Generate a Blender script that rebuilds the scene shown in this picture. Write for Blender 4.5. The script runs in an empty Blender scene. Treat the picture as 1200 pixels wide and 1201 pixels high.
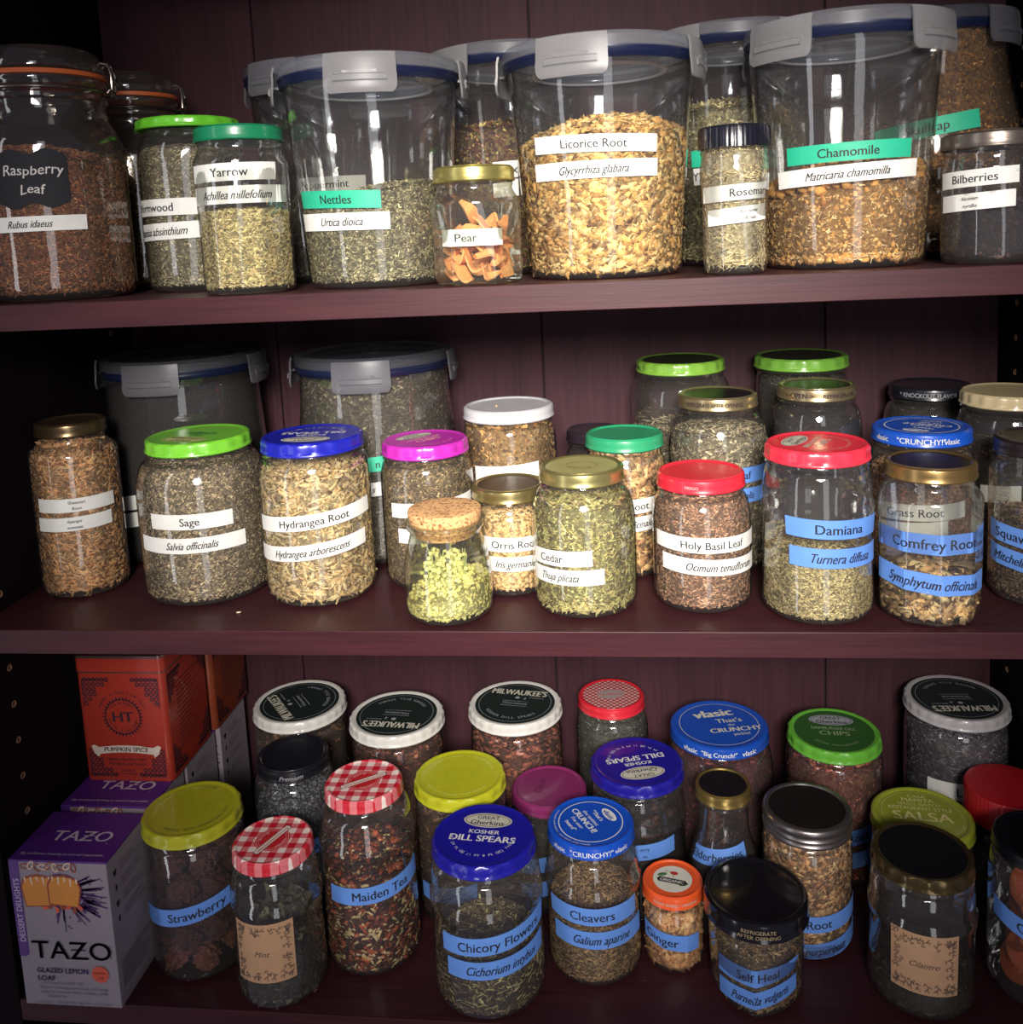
import bpy, math
import numpy as np
from mathutils import Vector, Matrix

# ------------------------------------------------------------------ camera, world, lights, exposure
scene = bpy.context.scene
COL = scene.collection
PI = math.pi
rng = np.random.default_rng(7)

CAM = np.array([0.0439, -0.6436, 0.0369])
YAW, PITCH, ROLL = 0.1162, 0.1356, -0.0469
FOC, CY = 1095.0, 421.1            # focal length and principal row, in pixels of the 1200x1201 frame
fwd = Vector((-math.sin(YAW)*math.cos(PITCH), math.cos(YAW)*math.cos(PITCH), -math.sin(PITCH)))
rt = Vector((math.cos(YAW), math.sin(YAW), 0)); up = rt.cross(fwd)
c_, s_ = math.cos(ROLL), math.sin(ROLL)
rt, up = c_*rt + s_*up, -s_*rt + c_*up
cam = bpy.data.cameras.new('camera'); camo = bpy.data.objects.new('camera', cam); COL.objects.link(camo)
camo.matrix_world = Matrix(((rt.x, up.x, -fwd.x, CAM[0]), (rt.y, up.y, -fwd.y, CAM[1]), (rt.z, up.z, -fwd.z, CAM[2]), (0, 0, 0, 1)))
cam.sensor_width = 36; cam.sensor_fit = 'HORIZONTAL'; cam.lens = FOC/1200*36
cam.shift_y = -(600.5-CY)/1200; cam.clip_start = .01
scene.camera = camo

w = bpy.data.worlds.new('room_light'); scene.world = w; w.use_nodes = True
bg = w.node_tree.nodes['Background']; bg.inputs[0].default_value = (.30, .26, .42, 1); bg.inputs[1].default_value = .20

def area(name, loc, target, sx, sy, watt, col, spread=180):
    l = bpy.data.lights.new(name, 'AREA'); l.shape = 'RECTANGLE'; l.size = sx; l.size_y = sy
    l.energy = watt; l.color = col; l.spread = math.radians(spread)
    o = bpy.data.objects.new(name, l); COL.objects.link(o); o.location = loc
    o.rotation_euler = (Vector(target)-Vector(loc)).to_track_quat('-Z', 'Y').to_euler(); return o
def spot(name, loc, target, watt, col, angle, blend, rad):
    l = bpy.data.lights.new(name, 'SPOT'); l.energy = watt; l.color = col; l.spot_size = math.radians(angle)
    l.spot_blend = blend; l.shadow_soft_size = rad
    o = bpy.data.objects.new(name, l); COL.objects.link(o); o.location = loc
    o.rotation_euler = (Vector(target)-Vector(loc)).to_track_quat('-Z', 'Y').to_euler(); return o
spot('vignette_spot', (.10, -1.25, .38), (.0, .04, -.09), 245, (1, .93, .86), 37.5, 1.0, .20)  # added spot, no known lamp; its soft cone makes the vignette falloff
area('glass_door', (-1.25, -1.05, -.15), (.0, .1, -.15), .16, 2.5, 4.2, (.93, .95, 1))
area('glass_door', (.42, -1.95, -.1), (.05, .1, -.1), .42, 2.6, 7.5, (.95, .96, 1))

scene.view_settings.view_transform = 'Standard'; scene.view_settings.look = 'None'
scene.view_settings.gamma = 1; scene.view_settings.use_curve_mapping = False
scene.view_settings.exposure = 0.06
try:
    scene.cycles.transparent_max_bounces = 40; scene.cycles.max_bounces = 8
    scene.cycles.sample_clamp_indirect = 4
except Exception: pass

# ------------------------------------------------------------------ materials
def lin(c):
    return tuple((x/255/12.92 if x/255 <= .04045 else ((x/255+.055)/1.055)**2.4) for x in c)
def rgba(c): return (*lin(c), 1)
_m = {}
def nodes(name):
    m = bpy.data.materials.new(name); m.use_nodes = True; nt = m.node_tree
    return m, nt, nt.nodes['Principled BSDF']
def solid(c, rough=.5, metal=0, key='paint', bump=0, spec=.5, coat=0):
    k = (tuple(c), rough, metal, key, bump, coat)
    if k in _m: return _m[k]
    m, nt, p = nodes(key)
    p.inputs['Base Color'].default_value = rgba(c); p.inputs['Roughness'].default_value = rough
    p.inputs['Metallic'].default_value = metal; p.inputs['Specular IOR Level'].default_value = spec
    p.inputs['Coat Weight'].default_value = coat
    tc = nt.nodes.new('ShaderNodeTexCoord'); nz = nt.nodes.new('ShaderNodeTexNoise'); nz.inputs['Scale'].default_value = 90
    nz.inputs['Detail'].default_value = 4
    nt.links.new(tc.outputs['Object'], nz.inputs['Vector'])
    mx = nt.nodes.new('ShaderNodeMix'); mx.data_type = 'RGBA'; mx.blend_type = 'MULTIPLY'; mx.inputs[0].default_value = .22
    mx.inputs[6].default_value = rgba(c); nt.links.new(nz.outputs['Fac'], mx.inputs[7]); nt.links.new(mx.outputs[2], p.inputs['Base Color'])
    if bump:
        b = nt.nodes.new('ShaderNodeBump'); b.inputs['Strength'].default_value = bump; b.inputs['Distance'].default_value = .0006
        n2 = nt.nodes.new('ShaderNodeTexNoise'); n2.inputs['Scale'].default_value = 500; nt.links.new(tc.outputs['Object'], n2.inputs['Vector'])
        nt.links.new(n2.outputs['Fac'], b.inputs['Height']); nt.links.new(b.outputs['Normal'], p.inputs['Normal'])
    _m[k] = m; return m
def math_node(nt, op, a, b=None):
    n = nt.nodes.new('ShaderNodeMath'); n.operation = op
    for i, v in enumerate((a, b)):
        if v is None: continue
        if isinstance(v, (int, float)): n.inputs[i].default_value = v
        else: nt.links.new(v, n.inputs[i])
    return n.outputs[0]
def wood(name, axis, base, dark, rough=.38, spec=.35):
    m, nt, p = nodes(name)
    tc = nt.nodes.new('ShaderNodeTexCoord'); mp = nt.nodes.new('ShaderNodeMapping')
    sc = [260, 260, 260]; sc[axis] = 9; mp.inputs['Scale'].default_value = sc
    nt.links.new(tc.outputs['Object'], mp.inputs[0])
    n1 = nt.nodes.new('ShaderNodeTexNoise'); n1.inputs['Scale'].default_value = 1; n1.inputs['Detail'].default_value = 6; n1.inputs['Roughness'].default_value = .7
    nt.links.new(mp.outputs[0], n1.inputs['Vector'])
    mp2 = nt.nodes.new('ShaderNodeMapping'); sc = [22, 22, 22]; sc[axis] = 2.2; mp2.inputs['Scale'].default_value = sc
    nt.links.new(tc.outputs['Object'], mp2.inputs[0])
    n2 = nt.nodes.new('ShaderNodeTexNoise'); n2.inputs['Scale'].default_value = 1; n2.inputs['Detail'].default_value = 5
    n2.inputs['Distortion'].default_value = 1.2
    nt.links.new(mp2.outputs[0], n2.inputs['Vector'])
    f = math_node(nt, 'ADD', math_node(nt, 'MULTIPLY', n1.outputs['Fac'], .62), math_node(nt, 'MULTIPLY', n2.outputs['Fac'], .38))
    r = nt.nodes.new('ShaderNodeValToRGB'); r.color_ramp.elements[0].position = .36; r.color_ramp.elements[1].position = .64
    r.color_ramp.elements[0].color = rgba(dark); r.color_ramp.elements[1].color = rgba(base)
    nt.links.new(f, r.inputs[0]); nt.links.new(r.outputs[0], p.inputs['Base Color'])
    p.inputs['Roughness'].default_value = rough; p.inputs['Specular IOR Level'].default_value = spec
    b = nt.nodes.new('ShaderNodeBump'); b.inputs['Strength'].default_value = .35; b.inputs['Distance'].default_value = .0003
    nt.links.new(n1.outputs['Fac'], b.inputs['Height']); nt.links.new(b.outputs['Normal'], p.inputs['Normal'])
    return m
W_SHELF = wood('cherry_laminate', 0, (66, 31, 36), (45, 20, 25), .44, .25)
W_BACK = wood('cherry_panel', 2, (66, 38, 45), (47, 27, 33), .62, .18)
W_WALL = wood('cherry_side_darkened', 2, (24, 15, 20), (16, 10, 14), .8, .08)  # near black: the vignette's darkness is put into the wood colour
def glass(name, edge=(196, 196, 190), face=(240, 241, 238), ior=1.5, wob=.07, gain=1.0, rough=.05, haze=.030):
    m, nt, p = nodes(name); nt.nodes.remove(p); out = nt.nodes['Material Output']
    tr = nt.nodes.new('ShaderNodeBsdfTransparent'); gl = nt.nodes.new('ShaderNodeBsdfGlossy'); gl.inputs['Roughness'].default_value = rough
    gl.inputs['Color'].default_value = (gain, gain, gain, 1)
    lw = nt.nodes.new('ShaderNodeLayerWeight'); lw.inputs['Blend'].default_value = .5
    f = math_node(nt, 'POWER', lw.outputs['Facing'], 5.0)
    mc = nt.nodes.new('ShaderNodeMix'); mc.data_type = 'RGBA'; nt.links.new(f, mc.inputs[0]); mc.inputs[6].default_value = rgba(face); mc.inputs[7].default_value = rgba(edge)
    nt.links.new(mc.outputs[2], tr.inputs['Color'])
    fr = nt.nodes.new('ShaderNodeFresnel'); fr.inputs['IOR'].default_value = ior
    tc = nt.nodes.new('ShaderNodeTexCoord'); mp = nt.nodes.new('ShaderNodeMapping'); mp.inputs['Scale'].default_value = (55, 55, 16)
    nt.links.new(tc.outputs['Object'], mp.inputs[0]); nz = nt.nodes.new('ShaderNodeTexNoise'); nz.inputs['Scale'].default_value = 1
    nz.inputs['Detail'].default_value = 2.5; nt.links.new(mp.outputs[0], nz.inputs['Vector'])
    b = nt.nodes.new('ShaderNodeBump'); b.inputs['Strength'].default_value = wob; b.inputs['Distance'].default_value = .004
    nt.links.new(nz.outputs['Fac'], b.inputs['Height']); nt.links.new(b.outputs['Normal'], gl.inputs['Normal'])
    mx = nt.nodes.new('ShaderNodeMixShader'); nt.links.new(math_node(nt, 'MINIMUM', math_node(nt, 'MULTIPLY', fr.outputs[0], 1.7), .55), mx.inputs[0])
    df = nt.nodes.new('ShaderNodeBsdfDiffuse'); df.inputs['Color'].default_value = rgba((215, 208, 205)); m2 = nt.nodes.new('ShaderNodeMixShader'); m2.inputs[0].default_value = haze  # pale diffuse share paints the reflected haze onto the glass
    nt.links.new(tr.outputs[0], m2.inputs[1]); nt.links.new(df.outputs[0], m2.inputs[2])
    nt.links.new(m2.outputs[0], mx.inputs[1]); nt.links.new(gl.outputs[0], mx.inputs[2]); nt.links.new(mx.outputs[0], out.inputs['Surface'])
    return m
GLASS = glass('clear_glass')
GLASS_W = glass('thick_warm_glass', edge=(140, 122, 104), face=(232, 226, 216), wob=.15)
GLASS_G = glass('greenish_glass', edge=(190, 204, 180), face=(240, 243, 232), wob=.08)
def plastic(name, c, trans, rough=.35):
    m, nt, p = nodes(name); out = nt.nodes['Material Output']
    p.inputs['Base Color'].default_value = rgba(c); p.inputs['Roughness'].default_value = rough
    tr = nt.nodes.new('ShaderNodeBsdfTransparent'); tr.inputs['Color'].default_value = rgba((225, 228, 232)); mx = nt.nodes.new('ShaderNodeMixShader'); mx.inputs[0].default_value = 1-trans
    nt.links.new(tr.outputs[0], mx.inputs[1]); nt.links.new(p.outputs[0], mx.inputs[2]); nt.links.new(mx.outputs[0], out.inputs['Surface'])
    return m
FROST = plastic('frosted_plastic', (152, 150, 150), .58)
FROST_SHADED = plastic('frosted_plastic', (122, 120, 126), .62)  # dim copy for shadowed containers, shade put into the plastic colour
LIDF = plastic('frosted_lid', (158, 160, 168), .76); LIDF_SHADED = plastic('frosted_lid', (120, 122, 130), .78)  # second lid plastic is the shaded copy of the first
BLUE_SEAL = solid((20, 27, 56), .35, key='blue_silicone')
TAPE = {'w': solid((226, 226, 220), .6, key='white_tape', bump=.1), 'g': solid((38, 178, 140), .55, key='green_tape', bump=.1),
        'b': solid((98, 146, 224), .55, key='blue_tape', bump=.1), 't': solid((186, 146, 110), .8, key='kraft_paper', bump=.3),
        'k': solid((22, 22, 28), .8, key='chalkboard_sticker', bump=.2)}
INK = solid((30, 28, 34), .6, key='black_ink'); CHALK = solid((205, 200, 196), .9, key='chalk')
WHITE_INK = solid((225, 225, 220), .5, key='white_ink')
def fade(c):
    g = sum(c)/3
    return tuple((x*.86+g*.14)*1.3+3 for x in c)
def herb(name, pal):
    """chips: one colour of the palette per chip, with a fine grain"""
    k = ('herb', name)
    if k in _m: return _m[k]
    m, nt, p = nodes(name)
    g = nt.nodes.new('ShaderNodeNewGeometry'); r = nt.nodes.new('ShaderNodeValToRGB'); cr = r.color_ramp
    n = len(pal)
    for i, c in enumerate(pal):
        if i < 2: e = cr.elements[i]; e.position = i/max(1, n-1)
        else: e = cr.elements.new(i/(n-1))
        e.color = rgba(c)
    for i, e in enumerate(cr.elements): e.position = i/(n-1)
    mean = sum(sum(c) for c in pal)/n/3
    for i, c in enumerate(pal):
        f = fade(c); t = sum(c)/3/mean; k = (1+(t-1)*1.3)/t          # wider spread of light and dark pieces
        f = [x*k for x in f]; q = min(1, 246/max(f)); cr.elements[i].color = rgba(tuple(max(8, x*q) for x in f))
    nt.links.new(g.outputs['Random Per Island'], r.inputs[0])
    tc = nt.nodes.new('ShaderNodeTexCoord'); nz = nt.nodes.new('ShaderNodeTexNoise'); nz.inputs['Scale'].default_value = 900
    nt.links.new(tc.outputs['Object'], nz.inputs['Vector'])
    mr = nt.nodes.new('ShaderNodeMapRange'); mr.inputs[1].default_value = .3; mr.inputs[2].default_value = .7; mr.inputs[3].default_value = .74; mr.inputs[4].default_value = 1.12
    nt.links.new(nz.outputs['Fac'], mr.inputs[0])
    mx = nt.nodes.new('ShaderNodeMix'); mx.data_type = 'RGBA'; mx.blend_type = 'MULTIPLY'; mx.inputs[0].default_value = 1
    nt.links.new(r.outputs[0], mx.inputs[6]); nt.links.new(mr.outputs[0], mx.inputs[7])
    nt.links.new(mx.outputs[2], p.inputs['Base Color']); p.inputs['Roughness'].default_value = .75; p.inputs['Specular IOR Level'].default_value = .25
    _m[k] = m; return m
def speckle(name, pal, scale=420):
    """packed herb seen between the chips"""
    k = ('core', name)
    if k in _m: return _m[k]
    m, nt, p = nodes(name); tc = nt.nodes.new('ShaderNodeTexCoord')
    v = nt.nodes.new('ShaderNodeTexVoronoi'); v.inputs['Scale'].default_value = scale; nt.links.new(tc.outputs['Object'], v.inputs['Vector'])
    sp = nt.nodes.new('ShaderNodeSeparateColor'); nt.links.new(v.outputs['Color'], sp.inputs[0])
    r = nt.nodes.new('ShaderNodeValToRGB'); cr = r.color_ramp; n = len(pal)
    while len(cr.elements) < n: cr.elements.new(.5)
    for i in range(n): cr.elements[i].position = i/(n-1)
    for i, c in enumerate(pal): cr.elements[i].color = rgba(tuple(x*.56 for x in fade(c)))  # darkened palette: shade of the gaps between chips put into the colour
    nt.links.new(sp.outputs[0], r.inputs[0]); nt.links.new(r.outputs[0], p.inputs['Base Color']); p.inputs['Roughness'].default_value = .9
    b = nt.nodes.new('ShaderNodeBump'); b.inputs['Strength'].default_value = .8; b.inputs['Distance'].default_value = .0012
    nt.links.new(v.outputs['Distance'], b.inputs['Height']); nt.links.new(b.outputs['Normal'], p.inputs['Normal'])
    _m[k] = m; return m
def gingham(name, period, ca, cb, rot=0):
    m, nt, p = nodes(name); tc = nt.nodes.new('ShaderNodeTexCoord'); mp = nt.nodes.new('ShaderNodeMapping')
    mp.inputs['Rotation'].default_value = (0, 0, rot); nt.links.new(tc.outputs['Object'], mp.inputs[0])
    sp = nt.nodes.new('ShaderNodeSeparateXYZ'); nt.links.new(mp.outputs[0], sp.inputs[0])
    def st(o): return math_node(nt, 'GREATER_THAN', math_node(nt, 'FRACT', math_node(nt, 'ADD', math_node(nt, 'DIVIDE', o, period), 40.25)), .5)
    f = math_node(nt, 'MULTIPLY', math_node(nt, 'ADD', st(sp.outputs[0]), st(sp.outputs[1])), .5)
    r = nt.nodes.new('ShaderNodeValToRGB'); r.color_ramp.elements[0].color = rgba(ca); r.color_ramp.elements[1].color = rgba(cb)
    e = r.color_ramp.elements.new(.5); e.color = rgba(tuple((x*1.1+y*.9)/2 for x, y in zip(cb, ca)))
    nt.links.new(f, r.inputs[0]); nt.links.new(r.outputs[0], p.inputs['Base Color']); p.inputs['Roughness'].default_value = .4
    return m
GING = gingham('red_gingham', .0125, (232, 215, 205), (190, 28, 45)); GING_FINE = gingham('red_basket_check', .0042, (190, 175, 165), (150, 25, 40), .785)

# ------------------------------------------------------------------ mesh helpers
def link(name, me, mat, parent=None, sharp=35):
    for mm in (mat if isinstance(mat, (list, tuple)) else [mat]): me.materials.append(mm)
    if sharp is not None:
        me.polygons.foreach_set('use_smooth', [True]*len(me.polygons))
        try: me.set_sharp_from_angle(angle=math.radians(sharp))
        except Exception: pass
    o = bpy.data.objects.new(name, me); COL.objects.link(o)
    if parent: o.parent = parent
    return o
def mesh(name, V, F, mat, parent=None, sharp=35, idx=None):
    me = bpy.data.meshes.new(name); me.from_pydata([tuple(map(float, v)) for v in V], [], [tuple(map(int, f)) for f in F])
    if idx is not None: me.polygons.foreach_set('material_index', idx)
    me.update(); return link(name, me, mat, parent, sharp)
def empty(name, loc, label, cat, group=None):
    o = bpy.data.objects.new(name, None); o.empty_display_size = .02; COL.objects.link(o); o.location = loc
    o['label'] = label; o['category'] = cat
    if group: o['group'] = group
    return o
def tag(o, label, cat, group=None, kind=None):
    o['label'] = label; o['category'] = cat
    if group: o['group'] = group
    if kind: o['kind'] = kind
    return o
class MB:
    def __init__(s): s.v = []; s.f = []; s.i = []
    def add(s, V, F, mi=0):
        b = len(s.v); s.v += [tuple(v) for v in V]; s.f += [tuple(b+k for k in f) for f in F]; s.i += [mi]*len(F)
    def box(s, x0, x1, y0, y1, z0, z1, mi=0):
        s.add([(x0,y0,z0),(x1,y0,z0),(x1,y1,z0),(x0,y1,z0),(x0,y0,z1),(x1,y0,z1),(x1,y1,z1),(x0,y1,z1)],
              [(0,3,2,1),(4,5,6,7),(0,1,5,4),(1,2,6,5),(2,3,7,6),(3,0,4,7)], mi)
    def lathe(s, P, n=64, radf=None, cap0=True, cap1=True, mi=None):
        P = np.asarray(P, float); th = np.arange(n)*2*PI/n; m = len(P)
        R = np.repeat(P[:, :1], n, 1); Z = np.repeat(P[:, 1:2], n, 1)
        if radf is not None: R, Z = radf(R, Z, th[None, :])
        V = np.stack([R*np.cos(th), R*np.sin(th), Z], 2).reshape(-1, 3)
        F = []; I = []
        for i in range(m-1):
            for j in range(n):
                k = (j+1) % n; F.append((i*n+j, i*n+k, (i+1)*n+k, (i+1)*n+j)); I.append(mi[i] if mi else 0)
        if cap0: F.append(tuple(range(n-1, -1, -1))); I.append(mi[0] if mi else 0)
        if cap1: F.append(tuple((m-1)*n+j for j in range(n))); I.append(mi[-1] if mi else 0)
        b = len(s.v); s.v += [tuple(v) for v in V]; s.f += [tuple(b+k for k in f) for f in F]; s.i += I
    def tube(s, pts, r, n=8):
        pts = [Vector(p) for p in pts]; V = []; F = []
        for i, p in enumerate(pts):
            d = (pts[min(i+1, len(pts)-1)]-pts[max(i-1, 0)]).normalized()
            a = d.cross(Vector((.3, .2, 1))).normalized(); b = d.cross(a)
            for j in range(n): V.append(p+r*(a*math.cos(2*PI*j/n)+b*math.sin(2*PI*j/n)))
        for i in range(len(pts)-1):
            for j in range(n): k = (j+1) % n; F.append((i*n+j, i*n+k, (i+1)*n+k, (i+1)*n+j))
        F.append(tuple(range(n-1, -1, -1))); F.append(tuple((len(pts)-1)*n+j for j in range(n)))
        s.add(V, F)
    def build(s, name, mat, parent=None, sharp=35): return mesh(name, s.v, s.f, mat, parent, sharp, s.i)

# ------------------------------------------------------------------ flat lettering as thin meshes
_t = {}
def glyphs(txt, shear=0., bold=0.):
    k = (txt, shear, bold)
    if k in _t: return _t[k]
    cu = bpy.data.curves.new('letters', 'FONT'); cu.body = txt; cu.size = 1; cu.shear = shear; cu.offset = bold; cu.resolution_u = 3
    o = bpy.data.objects.new('letters', cu); COL.objects.link(o)
    dg = bpy.context.evaluated_depsgraph_get(); me = o.evaluated_get(dg).to_mesh()
    V = np.array([v.co[:2] for v in me.vertices]) if len(me.vertices) else np.zeros((0, 2)); F = [tuple(p.vertices) for p in me.polygons]
    o.evaluated_get(dg).to_mesh_clear(); bpy.data.objects.remove(o); bpy.data.curves.remove(cu)
    if len(V):
        V[:, 0] -= (V[:, 0].max()+V[:, 0].min())/2; V[:, 1] -= .35
    _t[k] = (V, F); return _t[k]
def widths(txt, shear=0, bold=0):
    V, _ = glyphs(txt, shear, bold); return V[:, 0].max()-V[:, 0].min() if len(V) else 0
class Ink:
    """2-D print gathered as polygons, then wrapped on a surface by a map (x, y) -> point"""
    def __init__(s): s.d = {}; s.n = 0; s.last = None
    def add(s, V, F, mat):
        if mat is not s.last: s.last = mat; s.n += 1
        d = s.d.setdefault(s.n, [mat, [], []]); b = len(d[1]); d[1] += [tuple(v) for v in V]; d[2] += [tuple(b+i for i in f) for f in F]
    def text(s, txt, size, x, y, mat, rot=0, shear=0, bold=0, maxw=None, sx=1., strike=0):
        strike = strike or bold*1.3; bold = 0
        V, F = glyphs(txt, shear, bold)
        if not len(V): return
        V = V*size; V[:, 0] *= sx
        w = V[:, 0].max()-V[:, 0].min()
        if maxw and w > maxw: V[:, 0] *= maxw/w
        if strike:
            s.text_pass(V-[size*strike/2, 0], F, x, y, rot, mat); s.last = None; V = V+[size*strike/2, 0]
        s.text_pass(V, F, x, y, rot, mat)
    def text_pass(s, V, F, x, y, rot, mat):
        c, q = math.cos(rot), math.sin(rot)
        s.add(np.stack([x+V[:, 0]*c-V[:, 1]*q, y+V[:, 0]*q+V[:, 1]*c], 1), F, mat)
    def arc(s, txt, size, r, mid, mat, flip=False, bold=0, gap=.62):
        n = len(txt); da = size*gap/r
        for i, ch in enumerate(txt):
            if ch == ' ': continue
            a = mid+(((n-1)/2-i)*da)*(1 if not flip else -1)
            s.text(ch, size, r*math.cos(a), r*math.sin(a), mat, a-PI/2 if not flip else a+PI/2, bold=bold)
    def ell(s, x, y, a, b, mat, rot=0, n=28, inner=None):
        t = np.arange(n)*2*PI/n; c, q = math.cos(rot), math.sin(rot)
        def ring(A, B): X, Y = A*np.cos(t), B*np.sin(t); return np.stack([x+X*c-Y*q, y+X*q+Y*c], 1)
        if inner is None: s.add(ring(a, b), [tuple(range(n))], mat)
        else:
            s.add(np.concatenate([ring(a, b), ring(a-inner, b-inner)]), [(i, (i+1) % n, n+(i+1) % n, n+i) for i in range(n)], mat)
    def poly(s, pts, mat): s.add(pts, [tuple(range(len(pts)))], mat)
    def line(s, x0, y0, x1, y1, wd, mat):
        d = math.hypot(x1-x0, y1-y0) or 1; nx, ny = -(y1-y0)/d*wd/2, (x1-x0)/d*wd/2
        s.add([(x0+nx, y0+ny), (x0-nx, y0-ny), (x1-nx*.6, y1-ny*.6), (x1+nx*.6, y1+ny*.6)], [(0, 1, 2, 3)], mat)
    def build(s, fn, parent, name='lettering'):
        V = []; F = []; I = []; mats = []
        for k, (mat, v, f) in s.d.items():
            if mat not in mats: mats.append(mat)
            b = len(V); V += [fn(*p, min(k-1, 24)) for p in v]; F += [tuple(b+i for i in q) for q in f]; I += [mats.index(mat)]*len(f)
        if V: return mesh(name, V, F, mats, parent, None, I)

# ------------------------------------------------------------------ cabinet
XL, XR, DEP = -.4672, .4033, .2842
ZS = {1: 0., 2: -.2525, 3: -.5749}; TH = .0193
def struct(o): o['kind'] = 'structure'; return o
for side, x0, x1 in (('left', XL-.060, XL), ('right', XR, XR+.030)):
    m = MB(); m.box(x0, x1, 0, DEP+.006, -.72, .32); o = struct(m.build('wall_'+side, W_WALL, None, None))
    for y in (.0379, .2466):
        base = -.2382 if side == 'left' else -.048
        for k in range(-8, 14):
            z = base-.032*k
            if any(ZS[s]-TH-.003 < z < ZS[s]+.003 for s in ZS) or z < -.70 or z > .3: continue
            m = MB(); sx = 1 if side == 'left' else -1; xx = XL if side == 'left' else XR
            n = 14; V = []; F = []
            for rr, dx in ((.0030, .0002), (.0027, .0005), (.0022, .0004), (.0020, .00005)):
                V += [(xx+sx*dx, y+rr*math.cos(2*PI*j/n), z+rr*math.sin(2*PI*j/n)) for j in range(n)]
            for i in range(3): F += [(i*n+j, i*n+(j+1) % n, (i+1)*n+(j+1) % n, (i+1)*n+j) for j in range(n)]
            m.add(V, F, 0); m.add([(xx+sx*.00005, y+.0021*math.cos(2*PI*j/n), z+.0021*math.sin(2*PI*j/n)) for j in range(n)], [tuple(range(n))], 1)
            m.build('peg_hole', [solid((150, 110, 80), .8, key='bare_chipboard'), solid((96, 66, 48), .9, key='hole_inside')], o)
m = MB(); m.box(XL, XR, DEP+.004, DEP+.010, -.72, .32); back = struct(m.build('wall_back', solid((18, 8, 12), .8, key='groove'), None, None))
gx = [XL, -.3078, -.0326, .2426, XR]
for a, b in zip(gx[:-1], gx[1:]):
    m = MB(); m.box(a+.0008, b-.0008, DEP, DEP+.0045, -.72, .32); o = m.build('panel', W_BACK, back, None)
    bv = o.modifiers.new('bevel', 'BEVEL'); bv.width = .0006; bv.segments = 1
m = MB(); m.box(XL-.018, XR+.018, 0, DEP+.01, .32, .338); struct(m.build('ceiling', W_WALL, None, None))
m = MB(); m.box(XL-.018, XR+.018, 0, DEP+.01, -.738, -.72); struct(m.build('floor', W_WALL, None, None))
for s, lab in ((1, 'dark cherry wood shelf under the large clip-lid containers'), (2, 'dark cherry wood shelf in the middle of the cabinet'),
               (3, 'dark cherry wood shelf at the bottom under the tea boxes')):
    e = empty('shelf', (0, 0, ZS[s]), lab, 'shelf', 'wooden cabinet shelves')
    m = MB(); m.box(XL+.0006, XR-.0006, .0012, DEP-.0006, -TH, 0); o = m.build('board', W_SHELF, e, None)
    m = MB(); m.box(XL+.0006, XR-.0006, 0, .0012, -TH, 0); o = m.build('edge_band', W_SHELF, e, None)
    bv = o.modifiers.new('bevel', 'BEVEL'); bv.width = .0005; bv.segments = 2

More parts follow.
